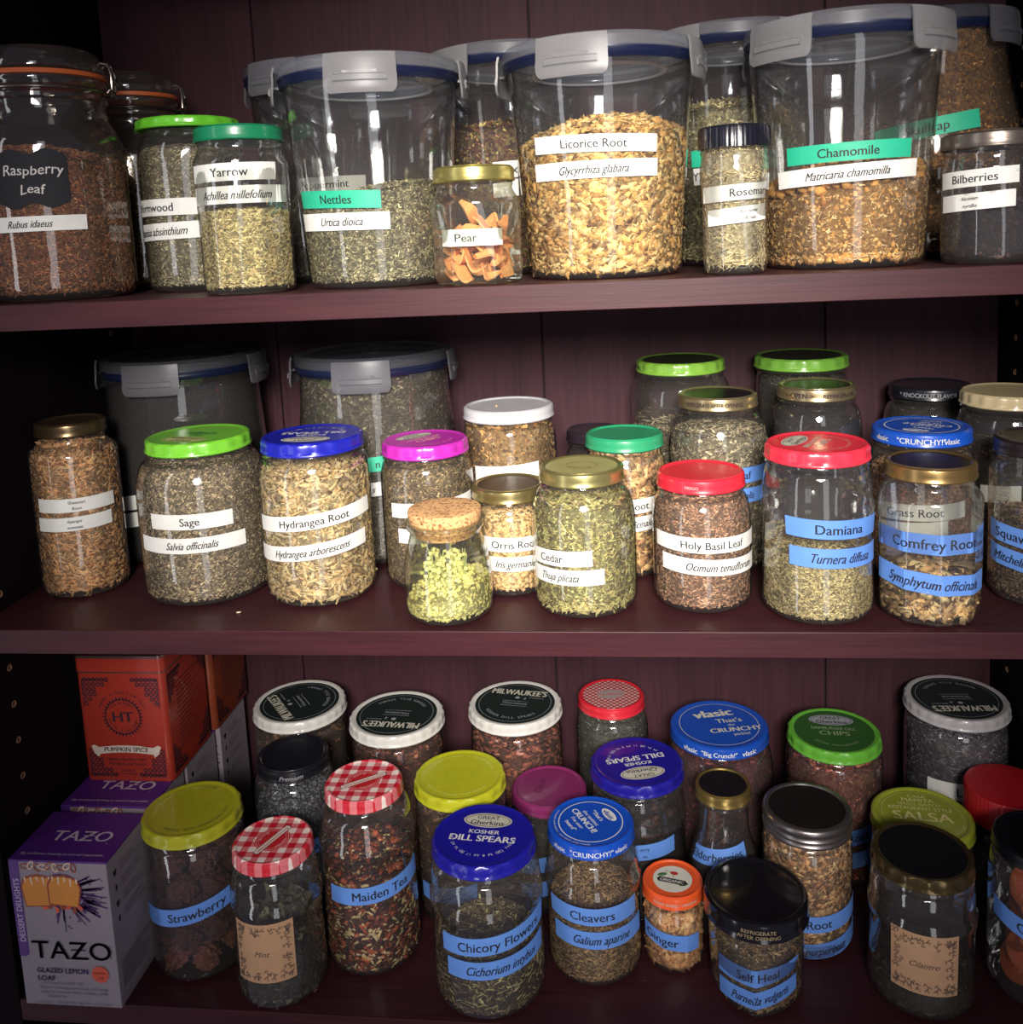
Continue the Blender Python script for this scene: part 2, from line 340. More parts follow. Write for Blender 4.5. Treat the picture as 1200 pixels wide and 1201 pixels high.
# ------------------------------------------------------------------ jar shapes: outer profile (r, z) from the base up to the mouth
def q_arc(r0, z0, r1, z1, n=7, s=0):
    """shoulder from (r0,z0) to (r1,z1); s=1 makes an S curve"""
    out = []
    for i in range(1, n+1):
        t = i/n
        if s: k = (1-math.cos(PI*t))/2; out.append((r0+(r1-r0)*k, z0+(z1-z0)*t))
        else: out.append((r1+(r0-r1)*math.cos(t*PI/2), z0+(z1-z0)*math.sin(t*PI/2)))
    return out
def base(R, f=.009):
    return [(R*.55, .0022), (R*.78, .0016), (R-f-.001, 0.0002), (R-f*.8, 0)] + [(R-f*.8+f*.8*math.sin(a), f*(1-math.cos(a))) for a in (.4, .8, 1.2, PI/2)]
def profile(kind, R, rn, H, lh):
    m = H-lh
    if kind == 'pickle':
        sh = min(.030, max(.012, (R-rn)*2.0+.010)); zs = m-.006-sh
        return base(R)+[(R, zs*.5), (R, zs)]+q_arc(R, zs, rn, zs+sh, 8)+[(rn+.0004, m-.004), (rn+.0016, m-.0028), (rn+.0002, m-.001), (rn, m+.004), (rn, H-.0016)]
    if kind == 'straight':
        sh = .012; zs = m-.004-sh
        return base(R, .007)+[(R, zs*.5), (R, zs)]+q_arc(R, zs, rn, zs+sh, 6, 1)+[(rn+.001, m-.002), (rn, m), (rn, H-.0016)]
    if kind == 'ridge':      # body with a raised ring at the shoulder
        zs = m-.038
        return base(R)+[(R-.001, zs*.5), (R-.0012, zs-.002), (R, zs), (R, zs+.006), (R-.0014, zs+.009)]+q_arc(R-.0014, zs+.009, rn, m-.006, 7)+[(rn+.0016, m-.0028), (rn, m), (rn, H-.0016)]
    if kind == 'taper':      # clip-lid container
        r0 = R*.86
        return base(r0, .008)+[(r0+(R-r0)*.5, m*.5), (R, m-.012), (R+.0005, m-.006), (R+.0035, m-.003), (R+.0035, m+.002), (R-.002, H-.004)]
    if kind == 'cone':       # clip-lid container with sloping shoulder
        return base(R, .012)+[(R, m*.45)]+q_arc(R, m*.45, rn*.98, m-.018, 8, 1)+[(rn*.97, m-.008), (rn, m-.004), (rn, m+.002), (rn-.003, H-.004)]
    if kind == 'cork':
        return base(R, .010)+[(R, .012), (R*.99, H*.35), (R*.94, H*.55), (R*.85, H*.70), (R*.80, H*.77), (R*.80, H*.80), (R*.87, H*.83), (R*.885, H*.86), (R*.87, H*.89), (R*.80, H*.895)]
    if kind == 'elder':
        return base(R, .006)+[(R, H*.42)]+q_arc(R, H*.42, rn, H*.74, 8, 1)+[(rn, m-.006), (rn+.0014, m-.003), (rn, m), (rn, H-.0016)]
    if kind == 'swing':
        zs = H*.60
        return base(R, .012)+[(R, zs*.5), (R, zs)]+q_arc(R, zs, rn*.97, H*.77, 9, 1)+[(rn*.97, H*.79), (rn*1.02, H*.80), (rn*1.02, H*.815), (rn*.96, H*.825), (rn*.96, H*.845), (rn*1.01, H*.86), (rn*1.02, H*.875), (rn, H*.885)]
class Shape:
    def __init__(s, P, n=0, rot=0., k=1., zk=1e9, soft=0):
        s.P = P; s.n = n; s.rot = rot; s.k = k; s.zk = zk
        Z = [z for r, z in P if r >= P[3][0]]; s.z = []; s.r = []
        for r, z in P[3:]:
            if not s.z or z > s.z[-1]+1e-6: s.z.append(z); s.r.append(r)
    def fac(s, th, z):
        if not s.n: return np.ones_like(th+z)
        a = 2*PI/s.n; u = np.mod(th-s.rot+a/2, a)-a/2           # 0 in the middle of a face
        f = math.cos(a/2)/np.cos(u); f = np.minimum(f, 1-.012*(1 if s.n < 8 else .2))
        k = s.k*np.clip((s.zk-z)/.008, 0, 1)
        return 1-(1-f)*k
    def R(s, th, z):
        th, z = np.broadcast_arrays(np.asarray(th, float), np.asarray(z, float))
        return np.interp(z, s.z, s.r)*s.fac(th, z)

# ------------------------------------------------------------------ lids (local z = 0 at the lower edge)
def lathe_lid(name, R, h, mat, parent, z, top=None, topfrac=.82, flute=0, depth=.0008, rot=0, recess=.0009, n=96, tilt=0):
    P = [(R-.0016, .0006), (R-.0004, -.0002), (R+.0004, .0008), (R+.0002, .0018), (R-.0002, .0028), (R-.0002, h*.45), (R-.0002, h*.72), (R-.0006, h-.0014), (R-.0022, h-.0002),
         (R*.93, h), (R*.885, h-.0002), (R*.85, h-recess), (R*topfrac, h-recess), (R*topfrac*.5, h-recess*1.05), (R*.02, h-recess*1.1)]
    def rf(RR, ZZ, th):
        if flute:
            u = np.cos(th*flute+rot); k = np.clip(u*2.2, -1, 1)*.5+.5
            band = ((ZZ > .0025) & (ZZ < h-.0012)).astype(float)
            RR = RR-depth*k*band
        return RR, ZZ
    mi = [0]*(len(P)-1)
    if top is not None:
        for i in range(11, len(P)-1): mi[i] = 1
        mi[-1] = 1
    m = MB(); m.lathe(P, n, rf, cap0=False, cap1=True, mi=mi)
    o = m.build(name, [mat, top or mat], parent, 30); o.location = (0, 0, z); return o
def ribbed_lid(R, h, mat, parent, z, ribs=60, name='lid'):
    P = [(R-.002, 0), (R, .0004), (R, h-.0025), (R-.0012, h-.0006), (R-.004, h), (R*.5, h+.0002), (R*.02, h+.0002)]
    def rf(RR, ZZ, th):
        return RR-.0006*(np.cos(th*ribs) > 0)*((ZZ > .001) & (ZZ < h-.002)), ZZ
    m = MB(); m.lathe(P, ribs*4, rf, cap0=False); o = m.build(name, mat, parent, 40); o.location = (0, 0, z); return o

def clip_lid(parent, R, H, rots, dim=False, angs=(0, 90, 180, 270)):
    fr = FROST_SHADED if dim else FROST
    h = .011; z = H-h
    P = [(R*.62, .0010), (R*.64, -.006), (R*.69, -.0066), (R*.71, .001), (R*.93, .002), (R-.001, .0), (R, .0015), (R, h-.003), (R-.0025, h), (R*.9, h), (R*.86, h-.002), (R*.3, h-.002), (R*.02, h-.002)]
    m = MB(); m.lathe(P, 96); o = m.build('lid', LIDF_SHADED if dim else LIDF, parent, 30); o.location = (0, 0, z)
    m = MB(); m.lathe([(R*.66, -.0062), (R*.67, -.0078), (R*.69, -.0078), (R*.70, -.0062)], 80, cap0=False, cap1=False)
    m.build('inner_seal_ring', solid((190, 190, 196), .4, key='seal_plastic'), o)
    m = MB(); m.lathe([(R*.90, -.0048), (R*.97, -.0062), (R-.0014, -.0050), (R-.0004, -.0030), (R-.0010, -.0014), (R-.0003, .0004), (R-.0006, .0020), (R*.9, .0020)], 80, cap0=False, cap1=False)
    m.build('silicone_seal', BLUE_SEAL, o)
    for a in angs:
        a0 = math.radians(rots+a-90)
        half = .0245/R; m = MB(); n = 12
        rows = [(.0035, h*.85, 1.), (.0047, h*.4, 1.), (.0050, -.004, 1.), (.0058, -.0105, 1.), (.0058, -.014, .99), (.0056, -.0165, .95), (.005, -.0184, .86)]
        for lay in (0, 1):
            pass
        V = []; F = []
        for lay in (0, .0016):
            for (dr, zz, wf) in rows:
                for j in range(n+1):
                    t = (j/n*2-1)*half*wf; rr = R+dr-lay
                    V.append((rr*math.cos(a0+t), rr*math.sin(a0+t), zz))
        nr = len(rows); b = nr*(n+1)
        for i in range(nr-1):
            for j in range(n):
                q = (i*(n+1)+j, i*(n+1)+j+1, (i+1)*(n+1)+j+1, (i+1)*(n+1)+j); F.append(q); F.append(tuple(b+k for k in reversed(q)))
        for i in range(nr-1):
            for j in (0, n): F.append((i*(n+1)+j, (i+1)*(n+1)+j, b+(i+1)*(n+1)+j, b+i*(n+1)+j))
        for j in range(n):
            F.append((j, j+1, b+j+1, b+j)); e = (nr-1)*(n+1); F.append((e+j, e+j+1, b+e+j+1, b+e+j))
        m.add(V, F)
        cl = m.build('clip', fr, o, 40)
        # raised grip bar and hinge of the clip
        V = []; F = []
        for k, (dr, zz) in enumerate(((.0052, -.0052), (.0066, -.0062), (.0070, -.0098), (.0057, -.0108))):
            for j in range(n+1):
                t = (j/n*2-1)*half*.72; V.append(((R+dr)*math.cos(a0+t), (R+dr)*math.sin(a0+t), zz))
        for i in range(3):
            for j in range(n): F.append((i*(n+1)+j, i*(n+1)+j+1, (i+1)*(n+1)+j+1, (i+1)*(n+1)+j))
        F.append((0, n+1, 2*(n+1), 3*(n+1))); F.append((n, n+n+1, 2*(n+1)+n, 3*(n+1)+n))
        mm = MB(); mm.add(V, F); mm.build('grip_bar', fr, o, 40)
        mm = MB(); c1, s1 = math.cos(a0), math.sin(a0); w_ = .012
        V = []
        for rr in (R*.955, R+.0045):
            for t in (-w_, w_):
                for zz in (-.0048, -.0030): V.append((rr*c1-t*s1, rr*s1+t*c1, zz))
        mm.add(V, [(0,1,3,2),(4,6,7,5),(0,4,5,1),(2,3,7,6),(0,2,6,4),(1,5,7,3)]); mm.build('hook', fr, o, None)
    return o

# ------------------------------------------------------------------ dried herbs: thousands of little pieces behind the glass
BOX_V = np.array([(-.5,-.5,-.5),(.5,-.5,-.5),(.5,.5,-.5),(-.5,.5,-.5),(-.5,-.5,.5),(.5,-.5,.5),(.5,.5,.5),(-.5,.5,.5)])
BOX_F = [(0,3,2,1),(4,5,6,7),(0,1,5,4),(1,2,6,5),(2,3,7,6),(3,0,4,7)]
PRI_V = np.array([(-.5,-.5,-.4),(-.5,.5,-.4),(-.5,0,.5),(.5,-.5,-.4),(.5,.5,-.4),(.5,0,.5)])
PRI_F = [(0,1,4,3),(1,2,5,4),(2,0,3,5),(0,2,1),(3,4,5)]
LEAF_V = np.array([(-.5,0,.25),(-.18,-.42,.0),(-.18,.42,.15),(.2,-.38,.05),(.2,.38,-.1),(.5,0,.3),(0,0,-.5)])
LEAF_F = [(0,1,6),(0,6,2),(1,3,6),(2,6,4),(3,5,6),(4,6,5)]
_ph = (1+5**.5)/2
ICO_V = np.array([(-1,_ph,0),(1,_ph,0),(-1,-_ph,0),(1,-_ph,0),(0,-1,_ph),(0,1,_ph),(0,-1,-_ph),(0,1,-_ph),(_ph,0,-1),(_ph,0,1),(-_ph,0,-1),(-_ph,0,1)])*.2629
ICO_F = [(0,11,5),(0,5,1),(0,1,7),(0,7,10),(0,10,11),(1,5,9),(5,11,4),(11,10,2),(10,7,6),(7,1,8),(3,9,4),(3,4,2),(3,2,6),(3,6,8),(3,8,9),(4,9,5),(2,4,11),(6,2,10),(8,6,7),(9,8,1)]
def _curl():
    V = []; F = []
    for i, (x, w_, z) in enumerate(((-.5, .12, .45), (-.22, .42, -.1), (.08, .5, -.4), (.34, .38, 0), (.5, .1, .5))):
        V += [(x, -w_, z), (x, w_, z+.12*math.sin(i*2))]
    for i in range(4): F.append((2*i, 2*i+2, 2*i+3, 2*i+1))
    return np.array(V), F
CUR_V, CUR_F = _curl()
TEMPL = {'chunk': (BOX_V, BOX_F, .28), 'needle': (PRI_V, PRI_F, .15), 'leaf': (LEAF_V, LEAF_F, .22), 'ball': (ICO_V, ICO_F, .10), 'curl': (CUR_V, CUR_F, .14)}
def scatter(P, A, B, N, size, kind, r):
    """P (n,3) centres, A/B/N unit axes (n,3), size (n,3) -> vertices and faces"""
    V0, F0, jit = TEMPL[kind]; n = len(P); k = len(V0)
    L = V0[None]+r.uniform(-jit, jit, (n, k, 3))
    if kind == 'needle': L[:, 3:, 1:] *= r.uniform(.3, 1, (n, 1, 1))
    L = L*size[:, None, :]
    V = P[:, None]+L[..., :1]*A[:, None]+L[..., 1:2]*B[:, None]+L[..., 2:]*N[:, None]
    return V.reshape(-1, 3), F0, k, n
def mass_mesh(name, parts, mat):
    vs = []; li = []; ls = []; b = 0
    for V, F0, k, n in parts:
        vs.append(V); offs = (np.arange(n)*k+b)
        fl = np.array([i for f in F0 for i in f]); fn = np.array([len(f) for f in F0])
        li.append((offs[:, None]+fl[None]).ravel()); ls.append(np.tile(fn, n)); b += len(V)
    V = np.concatenate(vs); LI = np.concatenate(li); LN = np.concatenate(ls)
    me = bpy.data.meshes.new(name); me.vertices.add(len(V)); me.vertices.foreach_set('co', V.ravel())
    me.loops.add(len(LI)); me.loops.foreach_set('vertex_index', LI)
    me.polygons.add(len(LN)); st = np.concatenate([[0], np.cumsum(LN)[:-1]]); me.polygons.foreach_set('loop_start', st)
    me.polygons.foreach_set('loop_total', LN)
    me.update(calc_edges=True); me.materials.append(mat)
    return me
TRI = [0]
def fill(key, sh, X, Y, Z, zf, pal, kinds, heap=.004, tilt=0., tiltdir=0., r=None, core=.0022, zbot=.0055, topN=.6, label='', cat='dried herbs', name='dried_herbs', pal2=None, corez=None):
    """kinds: list of (template, count, length, width, thickness, palette index or None)"""
    r = np.random.default_rng(abs(hash(key)) % 99991 if False else sum(ord(c)*(i+3) for i, c in enumerate(key)))
    def ztop(x, y):
        rr = np.hypot(x, y)/max(1e-6, sh.R(np.zeros(1), np.array([min(zf, sh.z[-1])]))[0])
        return zf+heap*(1-rr**2)-heap*.5+tilt*(x*math.cos(tiltdir)+y*math.sin(tiltdir))+.0012*np.sin(x*310+1.3)*np.cos(y*270+.4)
    root = bpy.data.objects.new(name, None)
    # packed core
    n = 56; th = np.arange(n)*2*PI/n; V = []; F = []
    rows = 9
    for i in range(rows):
        t = i/(rows-1)
        for a in th:
            R1 = sh.R(a, zf)-core
            zt = float(ztop(R1*math.cos(a), R1*math.sin(a)))-.0010
            z = zbot+.0006+(zt-zbot-.0006)*t; R_ = float(sh.R(a, z))-core-(0.002 if i == 0 else 0)
            V.append((R_*math.cos(a), R_*math.sin(a), z))
    for f in (.75, .5, .25):
        for a in th:
            R_ = (float(sh.R(a, zf))-core)*f; x, y = R_*math.cos(a), R_*math.sin(a); V.append((x, y, float(ztop(x, y))-.0010))
    for i in range(rows+2):
        for j in range(n): F.append((i*n+j, i*n+(j+1) % n, (i+1)*n+(j+1) % n, (i+1)*n+j))
    F.append(tuple(range(n-1, -1, -1))); F.append(tuple((rows+2)*n+j for j in range(n)))
    phi0 = math.atan2(CAM[1]-Y, CAM[0]-X)
    bypal = {}
    for (kind, N, L, W_, T_, pi) in kinds:
        nt_ = int(N*topN*.45); ns = N-nt_
        a = phi0+r.uniform(-1.95, 1.95, ns)
        zt = ztop(sh.R(a, zf)*np.cos(a), sh.R(a, zf)*np.sin(a))
        z = zbot+(zt-zbot)*r.uniform(0, 1, ns)**.98
        dep = r.uniform(.0, 1., ns)
        sc = r.uniform(.6, 1.35, (ns, 1)); S = np.array([[L, W_, T_]])*sc*r.uniform(.75, 1.25, (ns, 3))
        S = np.minimum(S, np.array([[L*1.4, W_*1.4, T_*1.4]])); hz = S[:, 0]*.38
        z = np.maximum(z, zbot-.001+hz*.6); Rz = np.minimum(sh.R(a, np.maximum(z-hz, .0045)), sh.R(a, z+hz)); da = S[:, 0]*.5/np.maximum(Rz, .01)
        if sh.n: Rz = np.minimum(np.minimum(sh.R(a-da, z), sh.R(a+da, z)), np.minimum(Rz, np.minimum(sh.R(a-da*.5, z), sh.R(a+da*.5, z))))
        R_ = Rz-.0011-S[:, 0]**2/(8*np.maximum(Rz, .01))-S[:, 2]*.55-dep*(core*.5)
        P = np.stack([R_*np.cos(a), R_*np.sin(a), z], 1)
        er = np.stack([np.cos(a), np.sin(a), 0*a], 1); et = np.stack([-np.sin(a), np.cos(a), 0*a], 1); ez = np.tile([0, 0, 1.], (ns, 1))
        g = r.normal(0, .75, ns); A = np.cos(g)[:, None]*et+np.sin(g)[:, None]*ez
        A = A-er*r.uniform(0, .16, ns)[:, None]; A /= np.linalg.norm(A, axis=1)[:, None]
        B = np.cross(er, A); B /= np.linalg.norm(B, axis=1)[:, None]; Nn = np.cross(A, B)
        ro = r.uniform(-.75, .75, (ns, 1)); B, Nn = np.cos(ro)*B+np.sin(ro)*Nn, np.cos(ro)*Nn-np.sin(ro)*B
        part = [scatter(P, A, B, Nn, S, kind, r)]
        # the surface of the heap
        a = r.uniform(-PI, PI, nt_); rr = np.sqrt(r.uniform(0, 1, nt_))*.97
        R_ = (sh.R(a, zf)-.0015-L*.35)*rr; x, y = R_*np.cos(a), R_*np.sin(a)
        P = np.stack([x, y, ztop(x, y)-.0004+r.uniform(0, 1, nt_)*T_], 1)
        g = r.uniform(-PI, PI, nt_); A = np.stack([np.cos(g), np.sin(g), r.normal(0, .3, nt_)], 1); A /= np.linalg.norm(A, axis=1)[:, None]
        up_ = np.stack([r.normal(0, .35, nt_), r.normal(0, .35, nt_), np.ones(nt_)], 1); B = np.cross(up_, A); B /= np.linalg.norm(B, axis=1)[:, None]
        S = np.array([[L, W_, T_]])*r.uniform(.6, 1.3, (nt_, 1))*r.uniform(.75, 1.25, (nt_, 3))
        part.append(scatter(P, A, B, np.cross(A, B), S, kind, r))
        bypal.setdefault(pi, []).extend(part); TRI[0] += N*sum(len(f)-2 for f in TEMPL[kind][1])
    # one mesh: core and pieces
    me = None; allp = []; mats = []; idx = []
    for pi, parts in bypal.items():
        p_ = pal if pi is None else pal2
        mats.append(herb(key+'_pieces', p_) if pi is None else herb(key+'_bits', p_))
        for q in parts: allp.append(q); idx.append(np.full(q[3]*len(q[1]), len(mats)-1))
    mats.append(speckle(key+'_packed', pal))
    Vc = np.array(V); me = mass_mesh(name, allp, mats[0])
    for q in mats[1:]: me.materials.append(q)
    # add the core with from_pydata and join arrays
    nv0 = len(me.vertices)
    mc = bpy.data.meshes.new('packed'); mc.from_pydata([tuple(v) for v in V], [], F); mc.update()
    import bmesh
    me.polygons.foreach_set('material_index', np.concatenate(idx).astype(np.int32))
    for p in mc.polygons: p.material_index = len(mats)-1
    bm = bmesh.new(); bm.from_mesh(me); bm.from_mesh(mc); bm.to_mesh(me); bm.free(); bpy.data.meshes.remove(mc)
    bpy.data.objects.remove(root)
    o = bpy.data.objects.new(name, me); COL.objects.link(o); o.location = (X, Y, Z)
    tag(o, label, cat, None, 'stuff'); return o

# ------------------------------------------------------------------ tape labels wrapped on the glass
def tape(parent, sh, L):
    t1, z1, t2, z2, h, col, txt, st, fr = L
    z1, z2, h = z1/1000, z2/1000, h/1000
    n = 26; z_mid = (z1+z2)/2; Rm = float(sh.R((t1+t2)/2, z_mid)); wlen = (t2-t1)*Rm
    def fn(x, y, k=0, off=.00028):
        t = t1+(t2-t1)*(x/wlen+.5); z = z1+(z2-z1)*(x/wlen+.5)+y
        R_ = float(sh.R(t, z))+off+k*.00006
        return (R_*math.cos(t), R_*math.sin(t), z)
    V = []; F = []
    outl = None
    if st == 'h': ymax = lambda u: h/2*(1-.10*math.cos(u*4*PI)-.12*(abs(u*2-1) > .93))
    else: ymax = lambda u: h/2
    for off in (.00028, .00010):
        for i in range(n+1):
            u = i/n; x = (u-.5)*wlen
            V.append(fn(x, ymax(u), 0, off)); V.append(fn(x, -ymax(u), 0, off))
    b = 2*(n+1)
    for i in range(n):
        q = (2*i+1, 2*i+3, 2*i+2, 2*i); F.append(q); F.append(tuple(b+k for k in reversed(q)))
        F.append((2*i, 2*i+2, b+2*i+2, b+2*i)); F.append((2*i+1, b+2*i+1, b+2*i+3, 2*i+3))
    F.append((0, b, b+1, 1)); F.append((2*n, 2*n+1, b+2*n+1, b+2*n))
    o = mesh('name_label', V, F, TAPE[col], parent, None)
    ink = Ink(); cx = (fr-.5)*wlen; lines = txt.split('/') if txt else []
    if st == 'h':
        for k, s_ in enumerate(lines): ink.text(s_, h*.26, .0005+(.0005 if k else .0015), h*(.16-.36*k), CHALK, shear=.12, bold=.012, maxw=wlen*.93)
    elif st == 'k':
        r = np.random.default_rng(len(txt)*7); gk = solid((74, 62, 60), .8, key='faded_ink')
        ink.text(txt, h*.13, cx*0, 0, gk, shear=.45, maxw=wlen*.5)
        for side in range(4):
            for k in range(8):
                u = (k+.5)/8-.5; d = .5-.03
                x, y = [(u, d), (u, -d), (d, u), (-d, u)][side]; x *= wlen*.97; y *= h*.97
                inn = [(0, -1), (0, 1), (-1, 0), (1, 0)][side]; ln = h*r.uniform(.06, .17); tx, ty = r.uniform(-.6, .6)+inn[0], r.uniform(-.6, .6)+inn[1]
                q = math.hypot(tx, ty); tx, ty = tx/q, ty/q
                ink.line(x, y, x+tx*ln, y+ty*ln, .0005, gk)
                for m_ in range(3):
                    f = (m_+1)/3; sgn = 1 if m_ % 2 else -1
                    ex, ey = x+tx*ln*f+ty*sgn*h*.028, y+ty*ln*f-tx*sgn*h*.028
                    if abs(ex) < wlen*.48 and abs(ey) < h*.48: ink.ell(ex, ey, h*.032, h*.014, gk, rot=math.atan2(ty, tx)+sgn*.8, n=8, inner=.0004)
    elif lines:
        it = st.startswith('i'); two = len(lines) > 1
        for k, s_ in enumerate(lines):
            sz = h*(.62 if not it else .60)*(.52 if two else 1.15)
            y = 0 if not two else h*(.21-.44*k)
            ink.text(s_, sz, cx, y, INK, shear=.42 if it else 0, strike=.028, sx=.78 if it else 1.0, maxw=wlen*.96)
    top = np.array(V[0:b:2]); bot = np.array(V[1:b:2])
    def on_tape(x, y, k=0):
        f = min(max((x/wlen+.5)*n, 0), n-1e-6); i = int(f); f -= i
        T_ = top[i]*(1-f)+top[i+1]*f; B_ = bot[i]*(1-f)+bot[i+1]*f; v = (y+h/2)/h; p = B_*(1-v)+T_*v
        r_ = math.hypot(p[0], p[1]); g = (r_+.00026+k*.00002)/r_; return (p[0]*g, p[1]*g, p[2])
    ink.build(on_tape, o)
    return o

# ------------------------------------------------------------------ what stands where: key -> shelf, x, y, height, lid diameter, body diameter (mm)
TAB = {
 'raspberry': (1, -405.2, 75.0, 193.5, 100.1, 114.0),
 'swing2': (1, -399.2, 205.0, 195.3, 88.0, 107.5),
 'wormwood': (1, -309.6, 125.0, 141.4, 84.0, 85.2),
 'yarrow': (1, -234.3, 45.0, 122.9, 65.0, 69.7),
 'nettles': (1, -141.4, 85.0, 167.4, 140.3, 129.6),
 'pepper2': (1, -216.0, 211.5, 190.9, 143.0, 141.8),
 'rosehip': (1, -45.3, 210.0, 193.0, 139.2, 135.2),
 'licorice': (1, 35.4, 85.0, 168.9, 145.8, 132.9),
 'rosemary': (1, 127.8, 35.0, 102.1, 49.6, 47.8),
 'behind': (1, 150.1, 210.0, 196.6, 140.0, 133.7),
 'chamo': (1, 212.9, 85.0, 173.2, 141.9, 131.5),
 'skull': (1, 309.0, 207.0, 195.3, 130.6, 150.0),
 'bilb': (1, 302.6, 45.0, 88.7, 64.5, 64.1),
 'pear': (1, -56.6, 35.0, 84.1, 59.0, 65.7),
 'shat': (2, -425.4, 94.7, 147.9, 57.1, 71.5),
 'dark2b': (2, -374.4, 206.0, 189.1, 146.9, 149.5),
 'sage': (2, -310.9, 93.0, 133.2, 86.0, 106.5),
 'hydr': (2, -208.7, 83.7, 133.1, 83.5, 90.2),
 'cont2e': (2, -186.0, 206.0, 186.4, 145.7, 155.9),
 'mag': (2, -120.8, 112.0, 120.8, 72.9, 78.0),
 'cork': (2, -92.3, 35.6, 84.0, 57.1, 68.0),
 'white': (2, -56.2, 172.0, 137.2, 80.9, 83.3),
 'orris': (2, -49.6, 93.1, 87.1, 60.0, 63.3),
 'cedar': (2, 12.2, 57.0, 110.3, 65.3, 80.5),
 'green': (2, 45.7, 134.6, 117.5, 65.8, 67.9),
 'green1': (2, 100.2, 236.0, 164.6, 81.8, 92.4),
 'goldref': (2, 125.4, 150.0, 146.8, 66.3, 84.2),
 'holy': (2, 102.7, 63.8, 102.5, 66.5, 74.8),
 'dami': (2, 185.5, 45.8, 126.7, 74.7, 80.4),
 'green2': (2, 211.2, 240.0, 164.5, 84.6, 81.1),
 'open': (2, 207.7, 155.0, 151.3, 64.1, 73.2),
 'knock': (2, 326.8, 240.0, 133.6, 71.5, 80.9),
 'vlas': (2, 282.1, 120.0, 121.3, 74.9, 78.2),
 'comf': (2, 263.1, 39.0, 114.0, 62.5, 71.1),
 'cream': (2, 359.3, 147.0, 142.9, 74.8, 78.4),
 'squaw': (2, 353.5, 70.4, 121.7, 66.7, 72.0),
 'straw': (3, -333.8, 63.6, 133.7, 83.6, 83.3),
 'ging': (3, -251.9, 35.8, 126.4, 65.4, 74.5),
 'maid': (3, -184.3, 76.8, 154.5, 66.3, 81.8),
 'black': (3, -266.2, 130.0, 146.5, 65.9, 74.5),
 'm1': (3, -287.6, 213.0, 152.9, 92.6, 90.3),
 'm2': (3, -184.7, 200.0, 148.0, 93.4, 89.5),
 'm3': (3, -70.7, 229.0, 145.4, 94.0, 91.5),
 'yel': (3, -111.9, 133.0, 126.6, 83.6, 84.4),
 'dill': (3, -77.5, 44.8, 129.8, 84.4, 92.3),
 'purp': (3, -32.6, 150.0, 106.6, 68.9, 71.1),
 'redp': (3, 25.3, 235.0, 152.3, 65.8, 71.7),
 'cleav': (3, 8.0, 76.6, 122.3, 72.3, 80.2),
 'dill2': (3, 48.0, 155.0, 129.3, 84.7, 87.1),
 'vl2': (3, 127.7, 210.0, 136.3, 92.5, 99.9),
 'ginger': (3, 74.5, 79.9, 69.9, 50.7, 51.0),
 'elder': (3, 121.4, 122.0, 130.8, 47.6, 59.8),
 'self': (3, 138.3, 50.1, 84.9, 81.4, 74.1),
 'mason': (3, 190.1, 111.5, 117.8, 73.1, 73.9),
 'chips': (3, 233.7, 207.0, 133.0, 85.0, 87.4),
 'm4': (3, 353.4, 236.0, 152.1, 94.0, 92.2),
 'salsa': (3, 291.7, 135.0, 97.0, 83.6, 83.0),
 'cil': (3, 267.7, 58.5, 117.2, 75.8, 80.4),
 'red': (3, 369.2, 155.0, 113.1, 69.8, 70.5),
 'orange': (3, 361.1, 66.5, 125.2, 72.8, 77.2),
 'tiny': (2, 18.0, 218.0, 103.5, 52.0, 54.0),
}
